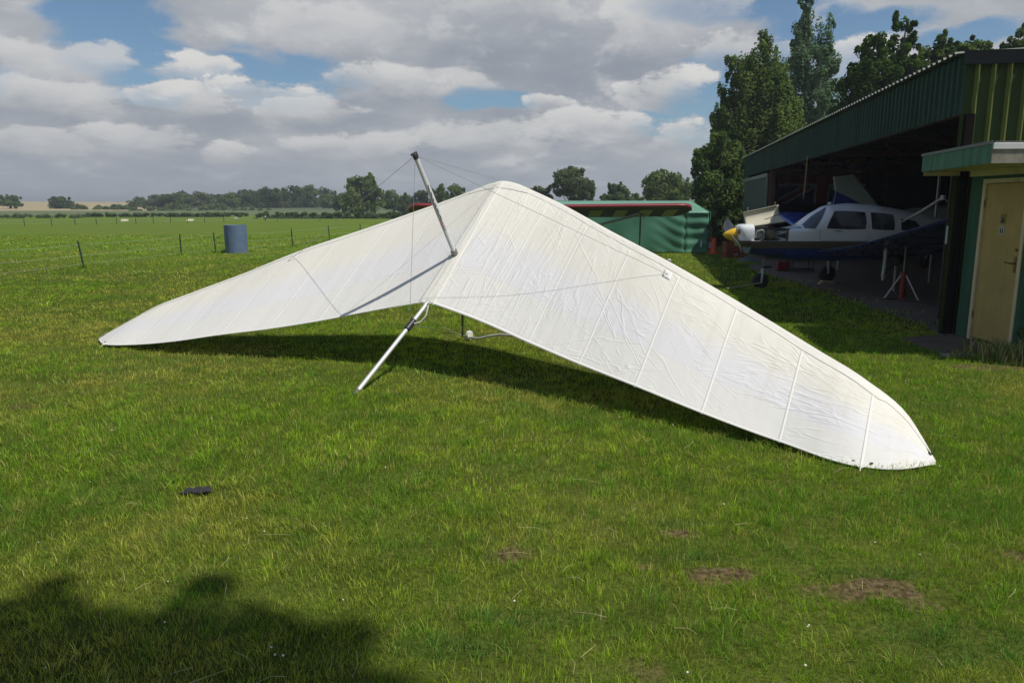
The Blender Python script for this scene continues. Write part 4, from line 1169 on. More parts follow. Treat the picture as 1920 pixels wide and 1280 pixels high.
    for i in range(17):
        row = []
        for j in range(11):
            u, v = i / 16 * 2 - 1, j / 10 * 2 - 1
            h = max(0, 1 - (u * u + v * v) * .9) ** .8 * .16 * (.7 + .6 * fbm(np.array([u * 2.3 + 5]), np.array([v * 2.3 + 3]), 4)[0])
            row.append((c.x + u * .36, c.y + v * .24, h + .012))
        P.append(row)
    tag(B.grid(P).build('folded_cover', mat('cover_grey', (.10, .115, .115), .8, 0, .2, 8), smooth=True, solid=.01), 'grey crumpled cover heaped on the grass right of the red crates', 'cover')
    # large flag on the end wall
    fl, b = newmat('flag_cloth'); p = coord('Object'); x, y, z = sep(p)
    # x across, z up, centred; width 3.4 height 1.9
    ax_, az_ = X.m('ABSOLUTE', x), X.m('ABSOLUTE', z)
    blue, wht, rdd = (.03, .06, .30), (.75, .74, .72), (.50, .05, .05)
    dg = X.m('ABSOLUTE', ax_ * (1.9 / 3.4) - az_)
    c = mixc(smooth(dg, .19, .20), wht, blue)
    c = mixc(smooth(dg, .075, .08), rdd, c)
    cr_ = ax_.min(az_); c = mixc(smooth(cr_, .30, .31), wht, c); c = mixc(smooth(cr_, .18, .19), rdd, c)
    setin(b, 'Base Color', c); b.inputs['Roughness'].default_value = .9
    fc = at(1543, 335, 29.6)
    P = [[(fc.x - 1.7 + 3.4 * i / 40, fc.y + .05 * math.sin(i * .8 + j * .1) , fc.z - .95 + 1.9 * j / 16) for j in range(17)] for i in range(41)]
    o = MB().grid(P).build('flag', fl, solid=.004)
    me = o.data
    for v in me.vertices: v.co = v.co - fc
    o.location = fc
    tag(o, 'large red white and blue crossed flag hung on the dark far hangar wall', 'flag')
    # pull cord hanging from the fascia
    q = at(1512, 322, 18.5)
    k = MB().tube([(q.x, q.y, 2.9), (q.x - .01, q.y, q.z - .2), (q.x - .03, q.y, at(1509, 372, 18.5).z)], .012, 6).build('pull_cord', mat('cord_yellow', (.34, .29, .16), .8), None, True)
    tag(k, 'thin pale cord hanging from the top edge of the hangar opening', 'cord')
    # pale tube with an elbow, reaching up behind the cabin; a post and a box beside the door jamb
    k = thing('engine_hoist', 'pale grey bent hoist arm sticking up behind the aircraft rear fuselage', 'hoist', (8.9, 15.0, 0))
    gp = mat('hoist_grey', (.40, .41, .41), .45, .2, .1, 6)
    a, b_, c = at(1724, 399, 14.6), at(1769, 370, 14.3), at(1800, 382, 14.0)
    MB().tube([(a.x - .05, a.y + .6, 0.0), (a.x - .05, a.y + .6, a.z - .2), a, b_], .030, 10).build('arm', gp, k, True)
    MB().tube([b_ + Vector((0, 0, .04)), b_ - Vector((0, 0, .05))], .05, 12).build('pulley', gp, k, True)
    MB().tube([b_, b_.lerp(c, .5) - Vector((0, 0, .08)), c], .016, 8).build('strap', mat('strap_grey', (.17, .17, .17), .8), k, True)
    q = at(1765, 300, 17.0)
    k = MB().box((q.x, q.y, 1.45), (.05, .05, 2.9)).build('roof_prop', mat('prop_grey', (.30, .31, .32), .5, .3, .1, 5), bevel=.004)
    tag(k, 'grey steel prop standing inside the hangar near the right jamb', 'post')
    q = at(1793, 306, 11.3)
    k = MB().box((q.x, q.y, q.z), (.16, .05, .13)).build('notice_board', mat('notice_cream', (.35, .34, .30), .7, 0, .1, 8), bevel=.004)
    tag(k, 'small cream notice fixed under the shed eaves inside the hangar jamb', 'notice')
    MB().beam((q.x, q.y + .045, 0.0), (q.x, q.y + .045, q.z + .1), .05, .04, (0, 1, 0)).build('backing_post', mat('dark_timber', (.032, .024, .018)), k)
    q = HP(.10, -.06, 1.33)
    k = MB().box(q, (.05, .07, .24)).build('switch_box', mat('switch_grey', (.36, .38, .38), .5), bevel=.006)
    tag(k, 'small grey switch box screwed to the dark hangar door jamb', 'switch box')
    # tail of another aircraft deep in the hangar
    t = thing('parked_aircraft', 'second aircraft deep in the dark hangar with only its pale swept tail fin showing', 'aircraft', (11, 21, 0))
    pw = mat('tail_pale', (.36, .44, .40), .4, 0, .1, 3); db = mat('tail_blue', (.03, .06, .30), .4, 0, .1, 3)
    y = 20.5
    f1 = [at(1563, 331, y), at(1601, 327, y), at(1652, 392, y), at(1636, 392, y), at(1567, 358, y)]
    MB().slab(f1, (0, .06, 0)).build('fin', pw, t, bevel=.02)
    f2 = [at(1567.5, 359, y), at(1636, 392.5, y), at(1608, 404, y), at(1560, 392, y)]
    MB().slab(f2, (0, .05, 0)).build('rudder', db, t, bevel=.015)
    r = at(1630, 402, y)
    MB().loft([[Vector((r.x + dx, y + rr * math.cos(k), r.z - .25 + rr * math.sin(k))) for k in [2 * PI * j / 20 for j in range(20)]] for dx, rr in ((-1.0, .06), (0, .22), (1.2, .42), (2.2, .5), (3.0, .42), (3.6, .15))]).build('fuselage', pw, t, True)
    MB().slab([(r.x - .9, y - 1.3, r.z - .2), (r.x - .3, y - 1.3, r.z - .2), (r.x - .3, y + 1.3, r.z - .2), (r.x - .9, y + 1.3, r.z - .2)], (0, 0, .04)).build('tailplane', pw, t, bevel=.01)
    for sy in (-.7, .7):
        MB().tube([(r.x + 2, y + sy * .4, r.z - .5), (r.x + 2, y + sy, .2)], .03, 8).build('gear_leg', pw, t, True)
        MB().lathe((r.x + 2, y + sy, .18), [(0, -.06), (.14, -.06), (.18, -.03), (.18, .03), (.14, .06), (0, .06)], (0, 1, 0), 20).build('wheel', mat('tyre_rubber', (.02, .02, .021)), t, True)
    MB().tube([(r.x - .7, y, r.z - .3), (r.x - .75, y, .02)], .03, 8).build('tail_prop', pw, t, True)
build_hangar_things()

# ------------------------------------------------------------------ green canvas tent and red high wing aircraft
def build_tent():
    t = thing('canvas_hangar', 'low green tarpaulin shelter with creased front sheet standing behind the red wing', 'tent', (4.5, 28, 0))
    m, b = newmat('green_tarpaulin'); p = geo('Position'); x, y, z = sep(p)
    n1 = noise(p, 1.2, 4, .6); n2 = noise(p, 6, 4, .6)
    c = mixc(n1, (.055, .180, .112), (.075, .225, .145)); c = mulc(c, mixc(n2, (.9, .9, .9), (1.08, 1.08, 1.08)))
    setin(b, 'Base Color', c); b.inputs['Roughness'].default_value = .5
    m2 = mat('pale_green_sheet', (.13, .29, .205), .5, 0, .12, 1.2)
    x0, x1 = at(1015, 470, 28).x, at(1326, 470, 28).x
    ze, zr = at(1300, 398, 28).z, at(1300, 376.5, 31.0).z
    # front sheet with hanging creases, more of them towards the right hand corner
    NX, NZ = 110, 34; P = []
    for i in range(NX + 1):
        u = i / NX; row = []
        for j in range(NZ + 1):
            v = j / NZ; k = max(0, (u - .62) / .38)
            x = x0 + (x1 - x0) * u
            sag = .05 * math.sin(u * 5 + 1) * (1 - v)
            w = .026 * k * math.sin(v * 24 + u * 30 + 2 * math.sin(u * 17)) + .03 * math.sin(u * 38 + v * 3) * (.3 + .7 * (1 - v)) * (.4 + k) + .02 * math.sin((u * 14 - v * 5))
            tuck = .06 * math.exp(-((u - .86) / .006) ** 2)
            row.append((x + .02 * k * math.sin(v * 17), 28 - w + tuck + .10 * (1 - v) * 0, .02 + (ze - .02) * v + .0))
        P.append(row)
    MB().grid(P).build('front_sheet', m, t, True, solid=.006)
    MB().grid([[(x0 + (x1 - x0) * i / 30, 27.97 + 3.0 * j / 8, ze + (zr - ze) * j / 8 - .025 * math.sin(PI * j / 8) * abs(math.sin(i * PI / 6)) + (0 if j else .0)) for j in range(9)] for i in range(31)]).build('roof_sheet', m2, t, True, solid=.006)
    MB().slab([(x1, 28, 0), (x1 + .08, 28.1, ze), (x1 - .02, 31, zr), (x1 + .06, 34, ze), (x1 + .05, 34, 0)], (.03, 0, 0)).build('end_sheet', m, t)
    MB().slab([(x0, 28, 0), (x0, 28, ze), (x0, 31, zr), (x0, 34, ze), (x0, 34, 0)], (-.03, 0, 0)).build('end_sheet', m, t)
    MB().grid([[(x0 + (x1 - x0) * i / 10, 31 + 3.0 * j / 4, zr + (ze - zr) * j / 4) for j in range(5)] for i in range(11)]).build('roof_sheet', m2, t, True, solid=.006)
    MB().slab([(x0, 34, 0), (x1, 34, 0), (x1, 34, ze), (x0, 34, ze)], (0, .03, 0)).build('back_sheet', m, t)
    q = at(1315, 455, 27.85)
    MB().box((q.x, 27.88, q.z - .05), (.05, .03, .22)).build('white_tag', mat('white_tag', (.7, .7, .68), .6), t)

def build_red_plane():
    cx = at(1032, 400, 25.5).x
    t = thing('high_wing_aircraft', 'red high wing light aircraft parked behind the glider, wing before the green tent', 'aircraft', (cx, 25.5, 0))
    red = mat('wing_red', (.24, .030, .040), .4, 0, .12, 2, coat=.2)
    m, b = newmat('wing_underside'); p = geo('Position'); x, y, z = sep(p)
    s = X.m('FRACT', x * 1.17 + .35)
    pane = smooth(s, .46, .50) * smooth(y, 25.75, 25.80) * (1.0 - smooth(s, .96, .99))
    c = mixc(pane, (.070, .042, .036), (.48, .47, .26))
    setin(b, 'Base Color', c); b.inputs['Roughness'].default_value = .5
    t_ = X.tree.nodes.new('ShaderNodeBsdfTranslucent'); X.tree.links.new(c.s, t_.inputs[0])
    mx = X.tree.nodes.new('ShaderNodeMixShader'); mx.inputs[0].default_value = .3
    X.tree.links.new(b.outputs[0], mx.inputs[1]); X.tree.links.new(t_.outputs[0], mx.inputs[2]); X.tree.links.new(mx.outputs[0], X.tree.nodes['Material Output'].inputs[0])
    xl, xr = at(763, 388, 25.5).x, at(1302, 390, 25.5).x
    zl = 1.62; C = 1.5; tilt = math.radians(15)
    def W(x, f, off):   # f 0..1 chord
        k = abs((x - cx) / (xr - cx)); k = min(k, 1)
        rr = math.sqrt(max(0, 1 - max(0, (k - .90) / .10) ** 2))
        f2 = .42 + (f - .42) * max(.12, rr)
        return Vector((x, 25.3 + C * f2 * math.cos(tilt), zl + .09 + .05 * k - C * f2 * math.sin(tilt) + off))
    top, bot = [], []
    NS = 60
    for i in range(NS + 1):
        x = xl + (xr - xl) * (.5 - .5 * math.cos(PI * i / NS)) if False else xl + (xr - xl) * i / NS
        top.append([W(x, (1 - math.cos(PI * j / 18)) / 2, .11 * (math.sin(PI * min(1, (j / 18) ** .6))) ) for j in range(19)])
        bot.append([W(x, (1 - math.cos(PI * j / 18)) / 2, -.028 * math.sin(PI * (j / 18) ** .5)) for j in range(19)])
    w = MB().grid(top).build('wing', red, t, True)
    B = MB(); B.grid(bot); B.build('wing_underside', m, w, True)
    P = []
    for i in range(NS + 1):
        x = xl + (xr - xl) * i / NS; c0 = W(x, 0.0, 0)
        P.append([c0 + Vector((0, .10 * (1 - math.sin(a)) - .02, .055 * math.cos(a))) for a in [PI * j / 8 for j in range(9)]])
    MB().grid(P).build('leading_edge', red, w, True)
    # fuselage
    st = [(-.9, .22, .95, 1.30), (-.75, .34, .80, 1.38), (-.2, .40, .70, 1.42), (.25, .40, .62, 1.62), (1.2, .38, .55, 1.60), (2.2, .30, .50, 1.25), (4.2, .12, .40, .72), (5.2, .04, .40, .55)]
    MB().loft([[Vector((cx + hw * math.copysign(abs(math.cos(k)) ** .6, math.cos(k)), 25.5 + dy, (zb + zt) / 2 + (zt - zb) / 2 * math.copysign(abs(math.sin(k)) ** .6, math.sin(k)))) for k in [2 * PI * j / 24 for j in range(24)]] for dy, hw, zb, zt in st]).build('fuselage', red, t, True)
    MB().tube([(cx, 24.3, 1.12), (cx, 24.6, 1.12)], [.02, .12], 16).build('spinner', red, t, True)
    MB().box((cx, 24.52, 1.12), (1.7, .03, .11)).build('propeller', mat('prop_wood', (.18, .10, .05), .4), t, bevel=.01)
    MB().slab([(cx - .36, 25.55, 1.42), (cx + .36, 25.55, 1.42), (cx + .34, 25.72, 1.60), (cx - .34, 25.72, 1.60)], (0, -.02, .01)).build('windscreen', mat('dark_screen', (.03, .035, .04), .1), t)
    sm = mat('strut_grey', (.24, .25, .24), .5, .3)
    for sg in (-1, 1):
        q = at(1200, 401, 25.6); dx = abs(q.x - cx) * sg
        MB().tube([(cx + dx, 25.6, q.z + .02), (cx + .40 * sg, 25.5, .78)], .028, 8).build('strut', sm, t, True)
        MB().tube([(cx + dx * .98, 26.2, q.z - .08), (cx + .40 * sg, 25.55, .76)], .022, 8).build('strut', sm, t, True)
        MB().tube([(cx + .36 * sg, 25.2, .7), (cx + .85 * sg, 25.15, .22)], .03, 8).build('gear_leg', sm, t, True)
        MB().lathe((cx + .9 * sg, 25.15, .21), [(0, -.07), (.15, -.07), (.21, -.04), (.21, .04), (.15, .07), (0, .07)], (1, 0, 0), 24).build('wheel', mat('tyre_rubber', (.02, .02, .021)), t, True)
    MB().slab([(cx - .02, 29.8, .5), (cx - .02, 30.9, .45), (cx - .02, 30.8, 1.35), (cx - .02, 30.3, 1.4)], (.04, 0, 0)).build('fin', red, t, bevel=.01)
    MB().slab([(cx - 1.4, 29.9, .55), (cx + 1.4, 29.9, .55), (cx + 1.3, 30.7, .55), (cx - 1.3, 30.7, .55)], (0, 0, .04)).build('tailplane', red, t, bevel=.01)
    # dark prop pole holding up the wing
    q = at(1201, 400, 25.62)
    k = thing('support_pole', 'thin dark pole standing on the grass under the red wing', 'pole', (q.x, 25.62, 0))
    pm = mat('pole_dark', (.03, .035, .035), .6)
    MB().tube([(q.x, 25.62, 0), (q.x, 25.62, q.z - .03)], .026, 10).build('pole', pm, k, True)
    MB().tube([(q.x - .10, 25.62, q.z - .02), (q.x + .12, 25.62, q.z - .02)], .02, 8).build('head', pm, k, True)
    MB().tube([(q.x + .05, 25.62, q.z - .03), (q.x + .14, 25.62, q.z - .16)], .012, 6).build('hook', pm, k, True)
build_tent(); build_red_plane()

# ------------------------------------------------------------------ small things on the field
def build_small():
    # cones
    om = mat('cone_orange', (.62, .085, .020), .5, 0, .1, 6); wm = mat('cone_white', (.62, .60, .58), .5, 0, .1, 6)
    def cone(px, py, hh, label, band):
        g = ground(px, py); c = thing('traffic_cone', label, 'cone', tuple(g), 'orange cones beside the tent')
        R = .17
        prof = [(.15, .03), (.135, hh * .28), (.10, hh * .62), (.065, hh), (.05, hh)]
        MB().lathe(g, [(0, .03)] + prof + [(0, hh)], n=24).build('body', om, c, True)
        if band:
            MB().lathe(g, [(.115, hh * .36), (.136, hh * .30), (.104, hh * .62), (.098, hh * .62)], n=24).build('band', wm, c, True)
        MB().box(g + Vector((0, 0, .018)), (.36, .36, .036)).build('base', om, c, bevel=.01)
    cone(1331, 474, .62, 'orange cone with a white band, nearer the green tent corner', True)
    cone(1338, 476, .58, 'plain orange cone, the right one of the pair beside the tent', False)
    # barrel
    g = ground(444, 474); r = .405; hh = 1.03
    bl = thing('barrel', 'tall blue grey steel barrel standing open ended on the field by the wire fence', 'barrel', tuple(g))
    bm = mat('barrel_blue', (.090, .140, .225), .6, .0, .18, 3, dirt=(.085, .10, .13))
    prof = [(r - .03, .0), (r, .0), (r, .34), (r + .003, .345), (r, .35), (r, .68), (r + .003, .685), (r, .69), (r, hh), (r - .02, hh + .006), (r - .03, hh - .03), (0, hh - .03)]
    MB().lathe(g, prof, n=40).build('drum', bm, bl, True, angle=30)
    MB().tube([g + Vector((-.16, -r - .005 + .035, .1)), g + Vector((-.14, -r + .02, .55)), g + Vector((-.18, -r + .03, hh))], .010, 6).build('seam', mat('barrel_seam', (.045, .06, .09), .5), bl, True)
    for k in (-.02, .02, .12): MB().lathe(g + Vector((k, -math.sqrt(r * r - k * k) - .002, .72 - k)), [(0, 0), (.012, 0), (0, .004)], (0, -1, 0), 8).build('rust_spot', mat('barrel_seam', (.045, .06, .09)), bl)
    # black cloth on the lawn
    g = ground(371, 927); P = []
    for i in range(15):
        row = []
        for j in range(9):
            u, v = i / 14 * 2 - 1, j / 8 * 2 - 1
            e = 1 - max(abs(u) ** 2.5, abs(v) ** 2.5)
            h = .026 + .012 * max(0, e) ** .5 + .004 * math.sin(u * 7 + v * 3) + .003 * math.sin(v * 8)
            a = .35; x_, y_ = u * .076 * (1 - .15 * v), v * .040 * (1 - .25 * abs(u) ** 3 + .12 * math.sin(u * 5)) + .012 * u
            row.append((g.x + x_ * math.cos(a * 0) , g.y + y_, h))
        P.append(row)
    tag(MB().grid(P).build('black_glove', mat('black_cloth', (.022, .022, .026), .8, 0, .25, 40, bumpk=.5), smooth=True, solid=.008), 'small crumpled black cloth glove lying on the lawn', 'glove')
    # little pale knob standing in the grass beyond the wing
    g = ground(1254, 499); k = thing('marker_post', 'short pale knobbed peg in the grass beyond the right wing', 'peg', tuple(g))
    pk = mat('peg_pale', (.42, .42, .37), .7, 0, .15, 12)
    MB().tube([g, g + Vector((0, 0, .13))], .025, 10).build('stem', pk, k, True)
    MB().lathe(g + Vector((0, 0, .12)), [(0, 0), (.06, .01), (.07, .05), (.045, .09), (0, .10)], n=18).build('knob', pk, k, True)
    # runway edge boards and signs far out
    cm = mat('marker_cream', (.52, .49, .36), .7, 0, .1, 3)
    for px, w, lab in ((232, .80, 'cream marker board lying in the field, left of the pair'), (355, .78, 'cream marker board in the field beyond the blue barrel')):
        g = ground(px, 414.5)
        tag(MB().slab([(g.x - w / 2, g.y, 0), (g.x + w / 2, g.y, 0), (g.x + w / 2, g.y + .25, .24), (g.x - w / 2, g.y + .25, .24)], (0, .3, 0)).build('marker_board', cm, bevel=.02), lab, 'marker', 'cream field markers')
    g = ground(443, 413.5); k = thing('field_sign', 'small white sign on a short post far out on the field', 'sign', tuple(g))
    MB().tube([g, g + Vector((0, 0, .3))], .03, 8).build('post', mat('pole_dark', (.03, .035, .035)), k); MB().box(g + Vector((0, -.04, .32)), (.42, .04, .24)).build('board', wm, k, bevel=.01)
    g = ground(498, 413.5); k = thing('field_post', 'dark stumpy post with a pale tip beside the far hedge', 'post', tuple(g))
    MB().tube([g, g + Vector((0, 0, .62))], [.12, .09], 10).build('post', mat('pole_dark', (.03, .035, .035)), k, True); MB().box(g + Vector((0.02, -.1, .5)), (.20, .04, .16)).build('plate', wm, k)
    # wire fences
    pg = mat('fence_post_green', (.012, .035, .018), .6, 0, .15, 6)
    wire = mat('fence_tape', (.30, .36, .24), .6, 0, .1, 3)
    wire2 = mat('fence_wire', (.22, .27, .18), .6)
    def fence(label, posts, hts, rp, rw, wm_, hp):
        t = thing('wire_fence', label, 'fence', tuple(posts[0][0]))
        for g, lean in posts:
            MB().tube([g, g + Vector((lean * hp, 0, hp * .5)) * 1.0, g + Vector((lean * hp * 2, 0, hp))], rp, 8).build('post', pg, t, True)
        for k, h in enumerate(hts):
            pts = []
            for i in range(len(posts) - 1):
                a, la = posts[i]; b_, lb = posts[i + 1]
                A = a + Vector((la * 2 * h, -rp, h)); B_ = b_ + Vector((lb * 2 * h, -rp, h))
                for f in (0, .25, .5, .75): pts.append(A.lerp(B_, f) - Vector((0, 0, .015 * math.sin(PI * f))))
            pts.append(B_)
            MB().tube(pts, rw, 5).build('wire', wm_, t, True)
    near = [(ground(-330, 560), 0), (ground(-70, 529), .01), (ground(158, 503), -.07), (ground(340, 480), 0), (ground(405, 475), -.03), (ground(549, 462), -.02), (ground(618, 452), -.02), (ground(676, 447), 0), (ground(760, 440), 0), (ground(830, 436), 0)]
    fence('low electric wire fence on slim green posts running past the barrel', near, (.66, .36, .12), .026, .0040, wire, .76)
    farp = [(ground(px, py), 0) for px, py in ((-160, 427), (-90, 426), (-20, 425), (46, 424), (97, 423), (141, 422), (181, 421), (219, 420), (255, 419.6), (288, 419), (320, 418.5), (352, 418), (384, 417.7), (420, 417.2), (520, 416), (600, 415.3))]
    fence('distant wire fence across the field with evenly spaced thin posts', farp, (.5, .25), .035, .012, wire2, .62)
build_small()

# ------------------------------------------------------------------ trees
LEAFK = 2.6
LEAF = leaf_mat('foliage', transl=.48)
BARK = mat('bark', (.085, .070, .055), .9, 0, .3, 3, bumpk=.5)
BIRCH = mat('pale_bark', (.26, .24, .21), .85, 0, .4, 3)
def leaves(lobes, n, size, seed, cols, clump=40, droop=0.0, gap=.5, aspect=1.7, frill=True):
    """lobes: (x,y,z,rx,ry,rz). returns verts, faces, colours"""
    k_ = LEAFK; n = int(n * k_); clump = int(clump * k_ * .8); size = size / math.sqrt(k_) * 1.02
    r = np.random.default_rng(seed)
    fr = []
    for l in lobes:
        for _ in range(9 if frill else 0):
            dd = r.normal(size=3); dd /= np.linalg.norm(dd); dd[2] = dd[2] * .8 + .25
            k2 = r.uniform(.07, .22)
            fr.append((l[0] + dd[0] * l[3] * 1.0, l[1] + dd[1] * l[4] * 1.0, l[2] + dd[2] * l[5] * 1.05, l[3] * k2, l[4] * k2, l[5] * k2 * 2.0))
    L = np.array(list(lobes) + fr, float); vol = (L[:, 3] * L[:, 4] * L[:, 5]) ** .7; vol /= vol.sum()
    nc = max(8, n // clump)
    li = r.choice(len(L), nc, p=vol)
    d = r.normal(size=(nc, 3)); d /= np.linalg.norm(d, axis=1)[:, None]
    rad = r.uniform(.25, 1.0, nc) ** gap
    cen = L[li, :3] + d * rad[:, None] * L[li, 3:]
    csz = (.11 + .15 * r.random(nc))[:, None] * np.minimum(L[li, 3:], np.array([9, 9, 9.])) + size * .5
    ci = r.integers(0, nc, n)
    g = r.normal(size=(n, 3)); g *= (r.random(n) ** .2 / np.maximum(1e-3, np.linalg.norm(g, axis=1)))[:, None]
    p = cen[ci] + g * csz[ci] * 1.25
    if droop: p[:, 2] -= droop * r.random(n) ** 2
    p[:, 2] = np.maximum(p[:, 2], .03)
    nrm = r.normal(size=(n, 3)) * .8 + np.array([.15, -.25, .6]) + .8 * (p - cen[ci]) / (csz[ci] + 1e-3); nrm /= np.linalg.norm(nrm, axis=1)[:, None]
    t = np.cross(nrm, r.normal(size=(n, 3))); t /= np.linalg.norm(t, axis=1)[:, None]
    b = np.cross(nrm, t)
    s = size * r.uniform(.55, 1.25, n)[:, None]
    V = np.stack([p - t * s * aspect * .5, p + b * s * .5 + t * s * .1, p + t * s * aspect * .5, p - b * s * .5 + t * s * .1], 1).reshape(-1, 3)
    Fq = np.arange(n * 4).reshape(n, 4)
    c0, c1 = np.array(cols[0]), np.array(cols[1])
    k = np.clip(r.normal(.5, .28, nc)[ci] + r.normal(0, .18, n), 0, 1)[:, None]
    c = (c0 * (1 - k) + c1 * k) * r.uniform(.8, 1.2, n)[:, None]
    return V, Fq, np.repeat(c, 4, 0), cen

def tree(name, label, cat, base, lobes, n, size, seed, cols, trunk_r, bark=None, frill=True, group=None, limbs=7, clump=40, droop=0, gap=.5, fork=.35, top=None):
    base = Vector(base)
    t = thing(name, label, cat, tuple(base), group)
    V, Fq, c, cen = leaves(lobes, n, size, seed, cols, clump, droop, gap, frill=frill)
    fast_mesh('crown', V, Fq, LEAF, c, t)
    B = MB(); rr = random.Random(seed)
    zt = max(l[2] + l[5] * .55 for l in lobes) if top is None else top
    xt = sum(l[0] for l in lobes) / len(lobes); yt = sum(l[1] for l in lobes) / len(lobes)
    hi = max(lobes, key=lambda l: l[2])
    tip = Vector((hi[0], hi[1], zt))
    f1 = base.lerp(Vector((xt, yt, zt)), .0)
    mid = Vector((base.x * .6 + xt * .4, base.y * .6 + yt * .4, base.z + (zt - base.z) * .45))
    B.tube([base, base.lerp(mid, .5) + Vector((trunk_r * .4, 0, 0)), mid, mid.lerp(tip, .5), tip], [trunk_r * 1.25, trunk_r, trunk_r * .75, trunk_r * .42, trunk_r * .08], 8)
    for i in range(limbs):
        q = Vector(cen[rr.randrange(len(cen))]); f = rr.uniform(fork, .9)
        s0 = (base.lerp(mid, f * 2) if f < .5 else mid.lerp(tip, f * 2 - 1))
        if q.z < s0.z: s0 = base.lerp(mid, rr.uniform(.6, .95))
        m_ = s0.lerp(q, .5) + Vector((0, 0, .06 * (q - s0).length))
        B.tube([s0, m_, q], [trunk_r * .42, trunk_r * .26, trunk_r * .07], 6)
    B.build('trunk', bark or BARK, t, True)
    return t

def lobe(px, py, rpx, rpy, y, dy=1.0):
    """crown lobe seen at that pixel, radius in pixels, at depth y"""
    c = at(px, py, y); k = y / F
    return (c.x, y, c.z, rpx * k, rpx * k * dy, rpy * k)

GRN = ((.066, .112, .034), (.165, .232, .066)); DKG = ((.044, .080, .030), (.108, .160, .056)); BLU = ((.082, .142, .085), (.170, .250, .145)); LTG = ((.092, .142, .042), (.205, .262, .082)); GRY = ((.090, .122, .060), (.170, .205, .105))

def build_near_trees():
    y = 36
    tree('birch_tree', 'tall drooping birch tree with loose hanging twigs at the far end of the hangar', 'tree', (at(1425, 400, y).x, y, 0),
         [lobe(1425, 175, 48, 80, y), lobe(1388, 250, 42, 80, y), lobe(1455, 250, 45, 90, y), lobe(1400, 140, 30, 35, y), lobe(1448, 150, 26, 45, y), lobe(1372, 290, 36, 60, y), lobe(1430, 320, 60, 60, y), lobe(1378, 115, 14, 14, y), lobe(1470, 190, 22, 40, y), lobe(1352, 245, 10, 34, y), lobe(1340, 215, 7, 20, y), lobe(1336, 300, 14, 30, y), lobe(1362, 175, 9, 30, y)],
         17000, .17, 1, (GRN[0], LTG[1]), .17, BIRCH, limbs=14, droop=.5, clump=30)
    y = 33
    tree('bushy_tree', 'dark bushy tree leaning out left of the hangar end behind the cones', 'tree', (at(1340, 470, y).x, y, 0),
         [lobe(1325, 320, 26, 35, y), lobe(1345, 370, 42, 55, y), lobe(1310, 300, 14, 18, y), lobe(1360, 420, 40, 45, y), lobe(1345, 290, 25, 35, y), lobe(1312, 350, 16, 28, y), lobe(1380, 350, 30, 70, y)],
         9000, .17, 2, (DKG[0], GRN[1]), .14, limbs=10, clump=36)
    y = 44
    tree('poplar_tree', 'very tall slender blue green poplar reaching the top of the sky behind the hangar', 'tree', (at(1520, 400, y).x, y, 0),
         [lobe(1510, 20, 13, 40, y), lobe(1505, 70, 18, 40, y), lobe(1518, 120, 34, 45, y), lobe(1545, 75, 16, 40, y), lobe(1525, 190, 44, 55, y), lobe(1558, 130, 14, 30, y), lobe(1495, 170, 22, 45, y), lobe(1530, 270, 50, 60, y), lobe(1490, 270, 30, 60, y), lobe(1508, -10, 9, 22, y)],
         13000, .17, 3, BLU, .16, limbs=14, clump=26)
    y = 30
    tree('sycamore_tree', 'broad leafy tree with two upright heads rising over the hangar roof', 'tree', (at(1660, 400, y).x, y - 0, 0),
         [lobe(1635, 100, 26, 36, y), lobe(1690, 75, 24, 36, y), lobe(1640, 150, 46, 45, y), lobe(1690, 140, 40, 40, y), lobe(1595, 170, 26, 40, y), lobe(1665, 200, 70, 50, y), lobe(1640, 75, 10, 18, y), lobe(1700, 50, 10, 16, y), lobe(1725, 150, 26, 30, y), lobe(1600, 220, 40, 40, y), lobe(1660, 270, 70, 50, y)],
         15000, .16, 4, (GRN[0], (.062, .115, .022)), .2, limbs=12, clump=34)
    y = 31
    tree('oak_tree', 'loose dark tree with ragged twigs showing above the near half of the hangar roof', 'tree', (at(1790, 400, y).x, y, 0),
         [lobe(1740, 110, 22, 22, y), lobe(1770, 95, 26, 26, y), lobe(1800, 105, 30, 24, y), lobe(1830, 95, 24, 18, y), lobe(1780, 140, 50, 40, y), lobe(1840, 130, 50, 30, y), lobe(1765, 78, 10, 10, y), lobe(1800, 200, 90, 60, y)],
         9000, .16, 5, (DKG[0], GRN[1]), .18, limbs=12, clump=30)
    y = 28
    tree('fir_tree', 'dark pointed tree top at the right edge of the sky above the hangar gutter', 'tree', (at(1915, 400, y).x, y, 0),
         [lobe(1912, 75, 14, 22, y), lobe(1905, 95, 24, 18, y), lobe(1920, 120, 44, 30, y), lobe(1925, 60, 10, 16, y), lobe(1925, 190, 70, 70, y)],
         6000, .15, 6, DKG, .16, limbs=8, clump=30)
    # dark undergrowth under the birch
    y = 34.5
    V, Fq, c, _ = leaves([lobe(1345, 440, 28, 45, y), lobe(1385, 430, 40, 55, y), lobe(1420, 420, 40, 60, y), lobe(1470, 420, 50, 60, y)], 7000, .16, 8, DKG)
    tag(fast_mesh('shrub', V, Fq, LEAF, c), 'dense dark undergrowth filling the gap between tent and hangar', 'shrub')

